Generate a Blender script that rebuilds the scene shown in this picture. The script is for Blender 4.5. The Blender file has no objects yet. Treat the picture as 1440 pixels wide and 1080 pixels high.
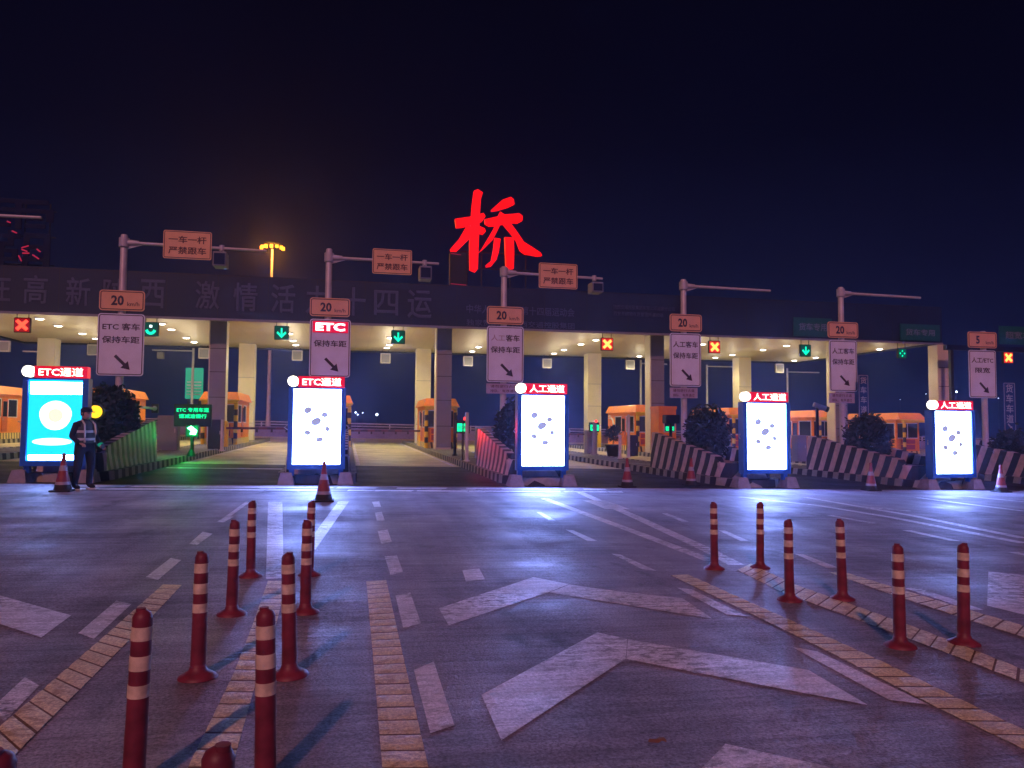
import bpy, bmesh, math, random
from mathutils import Vector, Matrix
random.seed(7)
R_ = math.radians
SC = bpy.context.scene
COL = SC.collection

# ------------------------------------------------------------------ camera
A = R_(12.0)                      # the toll plaza runs 12 degrees askew of the view
F = 1082.0                        # focal length in pixels of the 1440 px wide photograph
PITCH = math.atan(58.5 / F)
ROLL = 0.007
H = 1.57
S = 0.017                         # cross fall of the pavement
fw = Vector((math.sin(A) * math.cos(PITCH), math.cos(A) * math.cos(PITCH), math.sin(PITCH)))
r0 = Vector((math.cos(A), -math.sin(A), 0))
u0 = r0.cross(fw)
rc = r0 * math.cos(ROLL) + u0 * math.sin(ROLL)
uc = u0 * math.cos(ROLL) - r0 * math.sin(ROLL)
cd = bpy.data.cameras.new('camera'); cam = bpy.data.objects.new('camera', cd); COL.objects.link(cam)
cam.matrix_world = Matrix(((rc.x, uc.x, -fw.x, 0), (rc.y, uc.y, -fw.y, 0), (rc.z, uc.z, -fw.z, H), (0, 0, 0, 1)))
cd.sensor_width = 36; cd.lens = 36 * F / 1440; cd.clip_end = 2000; cd.clip_start = 0.05
SC.camera = cam

# ------------------------------------------------------------------ world: night sky
w = bpy.data.worlds.new('World'); SC.world = w; w.use_nodes = True
nt = w.node_tree; nt.nodes.clear()
out = nt.nodes.new('ShaderNodeOutputWorld'); bg = nt.nodes.new('ShaderNodeBackground')
tc = nt.nodes.new('ShaderNodeTexCoord'); sp = nt.nodes.new('ShaderNodeSeparateXYZ')
nt.links.new(tc.outputs['Generated'], sp.inputs[0])
rp = nt.nodes.new('ShaderNodeValToRGB'); nt.links.new(sp.outputs['Z'], rp.inputs[0])
e = rp.color_ramp.elements
e[0].position = 0.0; e[0].color = (0.0062, 0.0078, 0.037, 1)
e[1].position = 0.75; e[1].color = (0.0010, 0.0007, 0.0040, 1)
for p, c in ((0.07, (0.0052, 0.0064, 0.031, 1)), (0.17, (0.0034, 0.0037, 0.021, 1)), (0.34, (0.0015, 0.0014, 0.0092, 1))):
    k = e.new(p); k.color = c
# blue fill added to the sky behind the camera, lifts the road shadows
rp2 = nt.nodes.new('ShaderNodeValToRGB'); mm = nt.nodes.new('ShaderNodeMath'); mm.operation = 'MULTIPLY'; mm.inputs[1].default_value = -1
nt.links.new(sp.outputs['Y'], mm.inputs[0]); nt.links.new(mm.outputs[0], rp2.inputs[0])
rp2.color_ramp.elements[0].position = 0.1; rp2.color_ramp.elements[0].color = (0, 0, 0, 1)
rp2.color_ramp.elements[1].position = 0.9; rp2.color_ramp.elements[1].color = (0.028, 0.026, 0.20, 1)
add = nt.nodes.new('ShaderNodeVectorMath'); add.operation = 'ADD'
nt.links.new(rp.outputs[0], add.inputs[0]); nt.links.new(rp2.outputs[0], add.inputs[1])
ns = nt.nodes.new('ShaderNodeTexNoise'); ns.inputs['Scale'].default_value = 2.2; ns.inputs['Detail'].default_value = 3
nt.links.new(tc.outputs['Generated'], ns.inputs['Vector'])
mr = nt.nodes.new('ShaderNodeMapRange'); mr.inputs[3].default_value = 0.5; mr.inputs[4].default_value = 1.25
nt.links.new(ns.outputs[0], mr.inputs[0])
sc_ = nt.nodes.new('ShaderNodeVectorMath'); sc_.operation = 'SCALE'
nt.links.new(add.outputs[0], sc_.inputs[0]); nt.links.new(mr.outputs[0], sc_.inputs['Scale'])
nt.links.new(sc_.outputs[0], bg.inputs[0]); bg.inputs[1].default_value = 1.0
nt.links.new(bg.outputs[0], out.inputs[0])

# ------------------------------------------------------------------ the distant flood-light mast behind the photographer
sd = bpy.data.lights.new('sun', 'SUN'); so = bpy.data.objects.new('sun', sd); COL.objects.link(so)
sd.energy = 1.22; sd.angle = R_(1.2); sd.color = (1.0, 0.39, 0.34)
az = A + math.atan((885 - 720) / F)
el = R_(36)
dirv = Vector((math.sin(az) * math.cos(el), math.cos(az) * math.cos(el), -math.sin(el)))
so.rotation_euler = dirv.to_track_quat('-Z', 'Y').to_euler(); so.location = (0, -30, 25)

SC.view_settings.view_transform = 'Standard'; SC.view_settings.look = 'None'
SC.view_settings.exposure = 0.0; SC.view_settings.gamma = 1.0
SC.cycles.use_denoising = True
SC.cycles.max_bounces = 6; SC.cycles.diffuse_bounces = 3; SC.cycles.glossy_bounces = 3
SC.cycles.sample_clamp_indirect = 3.0
SC.cycles.use_light_tree = True

# ------------------------------------------------------------------ placing helpers
def gz(x, y): return -S * (x * math.cos(A) - y * math.sin(A))
def ray(px, py): return rc * ((px - 720) / F) + uc * ((540 - py) / F) + fw
def G(px, py, h=0.0):             # point of the pavement (h above it) behind a pixel
    d = ray(px, py); t = -(H - h) / (d.z + S * (d.x * math.cos(A) - d.y * math.sin(A)))
    return Vector((d.x * t, d.y * t, H + d.z * t))
def P(px, py, Y):                 # point of the plane y = Y
    d = ray(px, py); t = Y / d.y
    return Vector((d.x * t, Y, H + d.z * t))
def Z(px, py, z):
    d = ray(px, py); t = (z - H) / d.z
    return Vector((d.x * t, d.y * t, z))

# ------------------------------------------------------------------ materials
MAT = {}
def pbr(name, col, rough=0.6, metal=0.0, var=0.12, scale=6.0, bump=0.0, bscale=40.0, spec=0.5, coat=0.0):
    if name in MAT: return MAT[name]
    m = bpy.data.materials.new(name); m.use_nodes = True; n = m.node_tree; b = n.nodes['Principled BSDF']
    b.inputs['Roughness'].default_value = rough; b.inputs['Metallic'].default_value = metal
    b.inputs['Specular IOR Level'].default_value = spec; b.inputs['Coat Weight'].default_value = coat
    t = n.nodes.new('ShaderNodeTexCoord'); q = n.nodes.new('ShaderNodeTexNoise')
    q.inputs['Scale'].default_value = scale; q.inputs['Detail'].default_value = 5
    n.links.new(t.outputs['Object'], q.inputs['Vector'])
    r = n.nodes.new('ShaderNodeMapRange'); r.inputs[1].default_value = 0.3; r.inputs[2].default_value = 0.7
    r.inputs[3].default_value = 1 - var; r.inputs[4].default_value = 1 + var
    n.links.new(q.outputs[0], r.inputs[0])
    v = n.nodes.new('ShaderNodeVectorMath'); v.operation = 'SCALE'; v.inputs[0].default_value = col
    n.links.new(r.outputs[0], v.inputs['Scale']); n.links.new(v.outputs[0], b.inputs['Base Color'])
    if bump:
        q2 = n.nodes.new('ShaderNodeTexNoise'); q2.inputs['Scale'].default_value = bscale; n.links.new(t.outputs['Object'], q2.inputs['Vector'])
        bp = n.nodes.new('ShaderNodeBump'); bp.inputs['Strength'].default_value = bump; bp.inputs['Distance'].default_value = 0.02
        n.links.new(q2.outputs[0], bp.inputs['Height']); n.links.new(bp.outputs[0], b.inputs['Normal'])
    MAT[name] = m; return m
def emi(name, col, strength):
    if name in MAT: return MAT[name]
    m = bpy.data.materials.new(name); m.use_nodes = True; b = m.node_tree.nodes['Principled BSDF']
    b.inputs['Base Color'].default_value = (col[0] * .1, col[1] * .1, col[2] * .1, 1); b.inputs['Roughness'].default_value = .4
    b.inputs['Emission Color'].default_value = (*col, 1); b.inputs['Emission Strength'].default_value = strength
    MAT[name] = m; return m
def stripes(name, ca, cb, vec, period, duty=0.5, rough=0.6, wear=0.25):
    if name in MAT: return MAT[name]
    m = bpy.data.materials.new(name); m.use_nodes = True; n = m.node_tree; b = n.nodes['Principled BSDF']
    t = n.nodes.new('ShaderNodeTexCoord'); d = n.nodes.new('ShaderNodeVectorMath'); d.operation = 'DOT_PRODUCT'
    d.inputs[1].default_value = [c / period for c in vec]; n.links.new(t.outputs['Object'], d.inputs[0])
    f = n.nodes.new('ShaderNodeMath'); f.operation = 'FRACT'; n.links.new(d.outputs['Value'], f.inputs[0])
    g = n.nodes.new('ShaderNodeMath'); g.operation = 'LESS_THAN'; g.inputs[1].default_value = duty; n.links.new(f.outputs[0], g.inputs[0])
    x = n.nodes.new('ShaderNodeMix'); x.data_type = 'RGBA'; x.inputs[6].default_value = (*cb, 1); x.inputs[7].default_value = (*ca, 1)
    n.links.new(g.outputs[0], x.inputs[0])
    q = n.nodes.new('ShaderNodeTexNoise'); q.inputs['Scale'].default_value = 5; q.inputs['Detail'].default_value = 7
    n.links.new(t.outputs['Object'], q.inputs['Vector'])
    r = n.nodes.new('ShaderNodeMapRange'); r.inputs[1].default_value = .3; r.inputs[2].default_value = .7
    r.inputs[3].default_value = 1 - wear; r.inputs[4].default_value = 1 + wear * .5; n.links.new(q.outputs[0], r.inputs[0])
    v = n.nodes.new('ShaderNodeVectorMath'); v.operation = 'SCALE'
    n.links.new(x.outputs[2], v.inputs[0]); n.links.new(r.outputs[0], v.inputs['Scale']); n.links.new(v.outputs[0], b.inputs['Base Color'])
    b.inputs['Roughness'].default_value = rough
    MAT[name] = m; return m
def paving(name, col, rough, groove=0.0, speck=0.5, var=0.35, wet=0.0, gscale=26.0, spec=0.5, wear=None, tracks=0.0):
    """pavement: blotches, aggregate grain, tyre tracks, fine transverse grooves, damp patches; paint on it can be worn through"""
    m = bpy.data.materials.new(name); m.use_nodes = True; n = m.node_tree; b = n.nodes['Principled BSDF']; L = n.links.new
    t = n.nodes.new('ShaderNodeTexCoord')
    def noise(scale, detail=5, stretch=(1, 1, 1), rg=.55):
        mp = n.nodes.new('ShaderNodeMapping'); mp.inputs['Scale'].default_value = stretch; L(t.outputs['Object'], mp.inputs[0])
        q = n.nodes.new('ShaderNodeTexNoise'); q.inputs['Scale'].default_value = scale; q.inputs['Detail'].default_value = detail
        q.inputs['Roughness'].default_value = rg; L(mp.outputs[0], q.inputs['Vector']); return q.outputs[0]
    def rng(s, a, b_, c, d):
        r = n.nodes.new('ShaderNodeMapRange'); r.inputs[1].default_value = a; r.inputs[2].default_value = b_
        r.inputs[3].default_value = c; r.inputs[4].default_value = d; L(s, r.inputs[0]); return r.outputs[0]
    def mul(a, b_):
        q = n.nodes.new('ShaderNodeMath'); q.operation = 'MULTIPLY'; L(a, q.inputs[0]); L(b_, q.inputs[1]); return q.outputs[0]
    blot = noise(.5, 9, (1, 1.3, 1), .66); grain = noise(55, 3, (1, 1, 1), .75); fine = noise(140, 2)
    stain = noise(.8, 9, (1.3, .7, 1), .74); lines = noise(gscale, 4, (.03, 1.0, 1), .7); track = noise(1.0, 6, (1.5, .10, 1), .6)
    f = mul(rng(blot, .3, .7, 1 - var, 1 + var), rng(grain, .33, .67, 1 - .55 * speck, 1 + .55 * speck))
    f = mul(f, rng(lines, .35, .65, 1 - .25 * min(groove, 1), 1 + .25 * min(groove, 1)))
    f = mul(f, rng(stain, .57, .66, 1.0, .48 if var > .2 else .75))
    if tracks: f = mul(f, rng(track, .38, .62, 1 - tracks, 1 + tracks))
    v = n.nodes.new('ShaderNodeVectorMath'); v.operation = 'SCALE'; v.inputs[0].default_value = col; L(f, v.inputs['Scale'])
    cout = v.outputs[0]
    if wear:
        x = n.nodes.new('ShaderNodeMix'); x.data_type = 'RGBA'; x.inputs[7].default_value = (*wear[0], 1); L(cout, x.inputs[6])
        a_ = n.nodes.new('ShaderNodeMath'); a_.operation = 'MULTIPLY'; L(rng(noise(9, 8, (1, 1.6, 1), .8), .48, .57, 0, 1), a_.inputs[0]); L(rng(noise(.8, 3), .38, .60, .18, wear[1]), a_.inputs[1])
        L(a_.outputs[0], x.inputs[0]); cout = x.outputs[2]
    L(cout, b.inputs['Base Color'])
    L(mul(rng(blot, .3, .7, rough + .14, rough - .14 - wet), rng(grain, .3, .7, 1.12, .88)), b.inputs['Roughness'])
    b.inputs['Specular IOR Level'].default_value = spec
    h1 = n.nodes.new('ShaderNodeMath'); h1.operation = 'ADD'; L(rng(fine, 0, 1, 0, speck * .5), h1.inputs[0]); L(rng(grain, .3, .7, 0, speck * .6), h1.inputs[1])
    hgt = n.nodes.new('ShaderNodeMath'); hgt.operation = 'ADD'; L(h1.outputs[0], hgt.inputs[0]); L(rng(lines, .3, .7, 0, groove * .5), hgt.inputs[1])
    bp = n.nodes.new('ShaderNodeBump'); bp.inputs['Strength'].default_value = .5; bp.inputs['Distance'].default_value = .007
    L(hgt.outputs[0], bp.inputs['Height']); L(bp.outputs[0], b.inputs['Normal'])
    return m

M_conc = paving('grooved_concrete', (.235, .208, .25), .66, groove=1.3, var=.42, wet=.12, spec=.45, speck=.9, tracks=.22, gscale=14.0)
M_asph = paving('dark_asphalt', (.022, .021, .026), .62, groove=.3, speck=1.0, spec=.2)
M_lane = paving('lane_concrete', (.46, .43, .25), .5, groove=.4)
M_field = paving('far_ground', (.02, .02, .026), .9, speck=.5, spec=.05)
M_isl = paving('island_paving', (.10, .095, .10), .7, speck=.6)
M_mark = paving('white_paint', (.70, .68, .72), .5, groove=.9, var=.16, speck=.6, wear=((.17, .15, .17), 1.0), gscale=14.0)
M_yel = paving('yellow_paint', (.78, .74, .46), .6, groove=.2, var=.18, speck=.7, wear=((.30, .20, .10), .7))
M_yeld = paving('worn_yellow_base', (.17, .10, .05), .7, var=.3)
M_pale = pbr('pale_steel', (.50, .47, .50), .45, .1, .12, 3)
M_dark = pbr('dark_metal', (.03, .03, .038), .5, .3)
M_black = pbr('black_paint', (.012, .012, .018), .5)
M_lilac = pbr('white_reflective_sheet', (.74, .80, .95), .35, 0, .07, 2.5)
M_orsh = pbr('amber_reflective_sheet', (.80, .46, .24), .35, 0, .07, 2.5)
M_orange = pbr('orange_panel', (.80, .25, .02), .4, 0, .10, 2, coat=.3)
M_orange_d = pbr('orange_trim', (.50, .10, .02), .45, 0, .1)
M_yellow = pbr('yellow_paint_metal', (.75, .50, .04), .45, 0, .12)
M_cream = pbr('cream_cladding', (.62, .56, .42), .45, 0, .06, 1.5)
M_grey = pbr('grey_cladding', (.22, .22, .25), .5, .1, .10, 1.2)
M_navy = pbr('navy_fascia', (.003, .011, .05), .6, 0, .12, .6)
M_navytext = pbr('fascia_letters', (.06, .07, .15), .5)
M_blue = pbr('blue_housing', (.008, .10, .42), .35, 0, .06)
M_concf = pbr('concrete_foot', (.26, .23, .24), .85, 0, .2, 8, .5)
M_glass = pbr('dark_glass', (.02, .025, .04), .1, 0, .05, spec=.8)
M_red = pbr('delineator_red', (.20, .028, .050), .5, 0, .35, 9)
M_band = pbr('reflective_band', (.74, .64, .46), .35, 0, .25, 20)
M_leaf = pbr('leaf', (.02, .036, .03), .6, 0, .4, 9)
M_trunk = pbr('bark', (.09, .06, .045), .9)
M_green_sign = pbr('green_sign_sheet', (.01, .10, .08), .4)
M_bluesign = pbr('blue_sign_sheet', (.01, .06, .20), .4)
M_conew = pbr('cone_white', (.36, .32, .36), .5, 0, .2)
M_coner = pbr('cone_red', (.26, .035, .04), .5, 0, .15)
M_rub = pbr('black_rubber', (.02, .02, .024), .75)
M_wall = stripes('wall_stripes', (.66, .50, .44), (.012, .015, .035), (0, 1.0, .42), .60, .5, .6)
M_wallr = stripes('wall_stripes_mirrored', (.60, .52, .54), (.012, .015, .035), (0, 1.0, .20), .46, .5, .6)
M_curb = stripes('kerb_stripes', (.36, .33, .27), (.02, .02, .03), (.25, 1.0, .25), .62, .5, .75)
M_yb = stripes('yellow_black_bands', (.75, .50, .04), (.02, .02, .02), (0, 0, 1.0), .62, .5, .5, .15)
M_bbase = stripes('booth_base_stripes', (.72, .58, .22), (.05, .04, .03), (.9, 1.0, .15), .34, .66, .5, .15)
M_far = paving('barrier_concrete', (.20, .16, .22), .8)

# ------------------------------------------------------------------ mesh builder
class MB:
    def __init__(s): s.v = []; s.f = []; s.m = []; s.sm = []
    def add(s, vs, fs, mi=0, smooth=False):
        o = len(s.v); s.v += [tuple(v) for v in vs]
        for f in fs: s.f.append([o + i for i in f]); s.m.append(mi); s.sm.append(smooth)
        return s
    def box(s, a, b, mi=0, ch=0.0):
        x0, y0, z0 = a; x1, y1, z1 = b
        if x0 > x1: x0, x1 = x1, x0
        if y0 > y1: y0, y1 = y1, y0
        if z0 > z1: z0, z1 = z1, z0
        if ch <= 0:
            return s.add([(x0, y0, z0), (x1, y0, z0), (x1, y1, z0), (x0, y1, z0), (x0, y0, z1), (x1, y0, z1), (x1, y1, z1), (x0, y1, z1)],
                         [(0, 3, 2, 1), (4, 5, 6, 7), (0, 1, 5, 4), (1, 2, 6, 5), (2, 3, 7, 6), (3, 0, 4, 7)], mi)
        c = ch
        ring = [(x0 + c, y0), (x1 - c, y0), (x1, y0 + c), (x1, y1 - c), (x1 - c, y1), (x0 + c, y1), (x0, y1 - c), (x0, y0 + c)]
        cx, cy = (x0 + x1) / 2, (y0 + y1) / 2
        def inset(p): return (p[0] + (c * .7 if p[0] < cx else -c * .7), p[1] + (c * .7 if p[1] < cy else -c * .7))
        vs = [(*inset(p), z0) for p in ring] + [(*p, z0 + c) for p in ring] + [(*p, z1 - c) for p in ring] + [(*inset(p), z1) for p in ring]
        fs = [tuple(range(7, -1, -1)), tuple(range(24, 32))]
        for k in range(3):
            for i in range(8): j = (i + 1) % 8; fs.append((k * 8 + i, k * 8 + j, k * 8 + 8 + j, k * 8 + 8 + i))
        return s.add(vs, fs, mi)
    def lathe(s, prof, n=20, c=(0, 0, 0), mi=0, smooth=True, caps=True):
        vs = []; fs = []
        for r, z in prof:
            for i in range(n): a = 2 * math.pi * i / n; vs.append((c[0] + r * math.cos(a), c[1] + r * math.sin(a), c[2] + z))
        for k in range(len(prof) - 1):
            for i in range(n): j = (i + 1) % n; fs.append((k * n + i, k * n + j, (k + 1) * n + j, (k + 1) * n + i))
        s.add(vs, fs, mi, smooth)
        if caps:
            o = len(prof) - 1
            s.add([vs[i] for i in range(n)], [tuple(range(n - 1, -1, -1))], mi); s.add([vs[o * n + i] for i in range(n)], [tuple(range(n))], mi)
        return s
    def tube(s, pts, rad, n=10, mi=0, smooth=True):
        pts = [Vector(p) for p in pts]; rad = rad if isinstance(rad, (list, tuple)) else [rad] * len(pts)
        rings = []
        for i, p in enumerate(pts):
            d = (pts[min(i + 1, len(pts) - 1)] - pts[max(i - 1, 0)]).normalized()
            a = d.cross(Vector((0, 0, 1)));
            if a.length < 1e-3: a = d.cross(Vector((0, 1, 0)))
            a.normalize(); b = a.cross(d)
            rings.append([p + (a * math.cos(2 * math.pi * k / n) + b * math.sin(2 * math.pi * k / n)) * rad[i] for k in range(n)])
        vs = [v for r in rings for v in r]; fs = []
        for k in range(len(rings) - 1):
            for i in range(n): j = (i + 1) % n; fs.append((k * n + i, k * n + j, (k + 1) * n + j, (k + 1) * n + i))
        s.add(vs, fs, mi, smooth); o = (len(rings) - 1) * n
        s.add([vs[i] for i in range(n)], [tuple(range(n))], mi); s.add([vs[o + i] for i in range(n)], [tuple(range(n - 1, -1, -1))], mi)
        return s
    def prism(s, poly, y0, y1, mi=0):       # poly in (x, z), extruded along y
        n = len(poly); vs = [(x, y0, z) for x, z in poly] + [(x, y1, z) for x, z in poly]
        return s.add(vs, [tuple(range(n)), tuple(range(2 * n - 1, n - 1, -1))] + [(i, i + n, (i + 1) % n + n, (i + 1) % n) for i in range(n)], mi)
    def prismx(s, poly, x0, x1, mi=0):      # poly in (y, z), extruded along x
        n = len(poly); vs = [(x0, y, z) for y, z in poly] + [(x1, y, z) for y, z in poly]
        return s.add(vs, [tuple(range(n - 1, -1, -1)), tuple(range(n, 2 * n))] + [(i, (i + 1) % n, (i + 1) % n + n, i + n) for i in range(n)], mi)
    def build(s, name, mats, parent=None, loc=None, fix=True):
        me = bpy.data.meshes.new(name); me.from_pydata(s.v, [], s.f)
        for m in (mats if isinstance(mats, (list, tuple)) else [mats]): me.materials.append(m)
        for i, p in enumerate(me.polygons): p.material_index = s.m[i]; p.use_smooth = s.sm[i]
        if fix:
            bm = bmesh.new(); bm.from_mesh(me); bmesh.ops.recalc_face_normals(bm, faces=bm.faces[:]); bm.to_mesh(me); bm.free()
        me.update()
        o = bpy.data.objects.new(name, me); COL.objects.link(o)
        if parent: o.parent = parent
        if loc is not None: o.location = loc
        return o

def tag(o, label, cat, group=None):
    o['label'] = label; o['category'] = cat
    if group: o['group'] = group
    return o
def thing(name, label, cat, loc, rz=0.0, group=None):
    o = bpy.data.objects.new(name, None); COL.objects.link(o); o.location = loc; o.rotation_euler = (0, 0, rz); o.empty_display_size = .2
    return tag(o, label, cat, group)
def st(o): o['kind'] = 'structure'; return o
def kids(o): return [c for c in bpy.data.objects if c.parent is o]
def dup(o, loc, label=None, rz=None, parent=None):
    c = o.copy(); COL.objects.link(c); c.parent = parent
    if loc is not None: c.location = loc
    if rz is not None: c.rotation_euler = (0, 0, rz)
    if label: c['label'] = label
    for ch in kids(o): dup(ch, None, None, None, c)
    return c
def text(body, mat, parent, name, c, wdt=None, hgt=None, bold=.02, ext=.01, space=1.0, line=1.0, rot=True):
    """lettering in the plane facing -y, centred on c (local), fitted to width / height"""
    cu = bpy.data.curves.new(name, 'FONT'); cu.body = body; cu.size = 1; cu.align_x = 'CENTER'; cu.align_y = 'CENTER'
    cu.bevel_depth = bold * 1.1 if bold > 0 else 0.0; cu.bevel_resolution = 0; cu.offset = 0.0; cu.space_character = space; cu.space_line = line; cu.resolution_u = 2; cu.extrude = 0.0
    o = bpy.data.objects.new('tmp', cu); COL.objects.link(o)
    dg = bpy.context.evaluated_depsgraph_get(); me = bpy.data.meshes.new_from_object(o.evaluated_get(dg))
    bpy.data.objects.remove(o)
    xs = [v.co.x for v in me.vertices]; ys = [v.co.y for v in me.vertices]
    cx, cy = (min(xs) + max(xs)) / 2, (min(ys) + max(ys)) / 2; W, Hh = max(xs) - min(xs), max(ys) - min(ys)
    sx = wdt / W if wdt else hgt / Hh; sy = hgt / Hh if hgt else sx
    zs_ = [v.co.z for v in me.vertices]; z0_, z1_ = min(zs_), max(zs_); flat_ = z1_ - z0_ < 1e-6
    for v in me.vertices: v.co = ((v.co.x - cx) * sx, 0 if flat_ else -ext * (v.co.z - z0_) / (z1_ - z0_), (v.co.y - cy) * sy)
    if flat_ and ext > 0:
        bm = bmesh.new(); bm.from_mesh(me)
        q_ = bmesh.ops.extrude_face_region(bm, geom=bm.faces[:])
        for v in q_['geom']:
            if isinstance(v, bmesh.types.BMVert): v.co.y -= ext
        bmesh.ops.recalc_face_normals(bm, faces=bm.faces[:]); bm.to_mesh(me); bm.free()
    me.materials.clear(); me.materials.append(mat)
    o = bpy.data.objects.new(name, me); COL.objects.link(o); o.parent = parent; o.location = c
    return o
def rrect(w_, h_, r, n=4):
    pts = []
    for cx, cy, a0 in ((w_ / 2 - r, h_ / 2 - r, 0), (-w_ / 2 + r, h_ / 2 - r, 90), (-w_ / 2 + r, -h_ / 2 + r, 180), (w_ / 2 - r, -h_ / 2 + r, 270)):
        for i in range(n + 1): a = R_(a0 + 90 * i / n); pts.append((cx + r * math.cos(a), cy + r * math.sin(a)))
    return pts
def plate_mb(w_, h_, r=.08, th=.03):
    return MB().prism(rrect(w_, h_, r), 0, th)
def ring_mb(w_, h_, r, t, y=-.004, th=.004):
    a = rrect(w_, h_, r); b = rrect(w_ - 2 * t, h_ - 2 * t, max(r - t, .01)); n = len(a); m = MB()
    vs = [(x, y, z) for x, z in a] + [(x, y, z) for x, z in b] + [(x, y + th - .001, z) for x, z in a] + [(x, y + th - .001, z) for x, z in b]
    fs = []
    for i in range(n):
        j = (i + 1) % n; fs += [(i, j, n + j, n + i), (2 * n + i, 2 * n + n + i, 2 * n + n + j, 2 * n + j), (i, 2 * n + i, 2 * n + j, j), (n + i, n + j, 3 * n + j, 3 * n + i)]
    return m.add(vs, fs)

# ================================================================== SETTING
def sheet(name, x0, x1, y0, y1, dz, mat, nx=1, ny=1):
    vs = []; fs = []
    for j in range(ny + 1):
        for i in range(nx + 1):
            x = x0 + (x1 - x0) * i / nx; y = y0 + (y1 - y0) * j / ny; vs.append((x, y, gz(x, y) + dz))
    for j in range(ny):
        for i in range(nx): a = j * (nx + 1) + i; fs.append((a, a + 1, a + nx + 2, a + nx + 1))
    return st(MB().add(vs, fs).build(name, mat))
sheet('ground', -700, 700, -200, 900, -.008, M_field)
sheet('road', -60, 80, -40, 19.35, 0.0, M_conc)
sheet('asphalt_strip', -60, 80, 19.35, 28.3, -.004, M_asph)
sheet('lane_pavement', -60, 80, 28.3, 90, 0.0, M_lane)
# expansion joints across and along the concrete
def gpoly(name, pts, mat, dz=.004, px=True):
    q = [G(*p) if px else Vector((p[0], p[1], gz(*p))) for p in pts]
    return st(MB().add([(p.x, p.y, gz(p.x, p.y) + dz) for p in q], [tuple(range(len(q)))]).build(name, mat))
M_joint = pbr('joint_tar', (.05, .045, .05), .7)
jm = MB()
for y in (12.9, 17.2):
    jm.add([(-60, y, gz(-60, y) + .002), (80, y, gz(80, y) + .002), (80, y + .018, gz(80, y) + .002), (-60, y + .018, gz(-60, y) + .002)], [(0, 1, 2, 3)])
for x in ():
    jm.add([(x, -20, gz(x, -20) + .002), (x + .016, -20, gz(x, -20) + .002), (x + .016, 19.3, gz(x, 19.3) + .002), (x, 19.3, gz(x, 19.3) + .002)], [(0, 1, 2, 3)])
st(jm.build('road_joint', M_joint))

# painted markings
for pts in (
    [(617, 856), (750, 812), (800, 822), (772, 833), (631, 880)], [(773, 833.5), (801, 822.5), (862, 831), (960, 842), (1001, 870), (960, 864)],
    [(677, 978), (840, 890), (882, 899), (880, 927), (705, 1042)], [(883, 899.5), (960, 913), (1137, 943), (1220, 992), (1118, 973), (960, 943), (881, 927.5)],
    [(1020, 1047), (1160, 1078), (1240, 1110), (1100, 1110), (950, 1140), (960, 1110)],
    [(-120, 806), (0, 838), (100, 866), (58, 897), (0, 878), (-120, 845)], [(1390, 804), (1500, 815), (1500, 880), (1388, 852)],
    [(164, 845), (185, 850), (132, 899), (110, 891)], [(240, 785), (255, 788), (222, 816), (205, 812)], [(285, 748), (299, 751), (277, 767), (266, 765)],
    [(320, 725), (329, 727), (314, 735), (305, 734)], [(35, 953), (55, 965), (7, 1015), (-15, 1000)],
    [(523, 706), (533, 705), (536, 713), (526, 713)], [(527, 721), (537, 720), (541, 732), (530, 733)], [(531, 747), (545, 745), (551, 762), (536, 765)],
    [(541, 783), (558, 781), (567, 805), (549, 809)], [(556, 838), (577, 834), (592, 877), (567, 884)], [(582, 943), (610, 931), (639, 1021), (605, 1032)],
    [(377, 706), (397, 706), (399, 813), (374, 815)], [(476, 705), (491, 705), (443, 774), (438, 756)],
    [(345, 706), (352, 706), (322, 728), (316, 727)],
    [(952, 827), (972, 829), (1050, 867), (1022, 865)], [(1113, 910), (1150, 917), (1307, 992), (1250, 985)],
    [(795, 745), (806, 746), (840, 761), (826, 761)], [(860, 779), (872, 780), (923, 803), (903, 801)],
    [(754, 720), (762, 721), (781, 732), (772, 732)], [(930, 722), (938, 722), (969, 734), (959, 734)], [(1010, 746), (1019, 746), (1053, 761), (1041, 761)],
    [(1117, 779), (1130, 780), (1180, 799), (1162, 799)], [(650, 802), (674, 800), (682, 815), (655, 818)]):
    gpoly('road_marking', pts, M_mark)
def gline(pts, wd, name='road_marking', mat=M_mark, dz=.004):
    q = [G(*p) for p in pts]; m = MB(); L = []; Rr = []
    for i, p in enumerate(q):
        d = (q[min(i + 1, len(q) - 1)] - q[max(i - 1, 0)]); d.z = 0; d.normalize(); n_ = Vector((-d.y, d.x, 0)) * wd / 2
        a = p + n_; b = p - n_; L.append((a.x, a.y, gz(a.x, a.y) + dz)); Rr.append((b.x, b.y, gz(b.x, b.y) + dz))
    n = len(q); return st(m.add(L + Rr, [(i, i + 1, n + i + 1, n + i) for i in range(n - 1)]).build(name, mat))
gline([(812, 691), (900, 730), (998, 775), (1036, 795)], .2); gline([(765, 701), (900, 751), (1000, 789)], .18)
gline([(835, 704), (850, 709), (868, 716)], .5)
gline([(1040, 699), (1150, 711), (1255, 728), (1440, 764)], .2); gline([(1130, 699), (1287, 726), (1440, 757)], .2)
gline([(1167, 725), (1228, 736)], .16); gline([(1275, 746), (1344, 761)], .16); gline([(1425, 777), (1500, 792)], .16)
gline([(1275, 826), (1330, 843), (1372, 858)], .15); gline([(1290, 700), (1440, 719)], .18); gline([(1205, 712), (1280, 719)], .16)
gline([(1360, 698), (1440, 706)], .18)
M_stain = paving('tar_stain', (.03, .03, .045), .6, speck=.6, spec=.2)
rs = random.Random(3)
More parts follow.
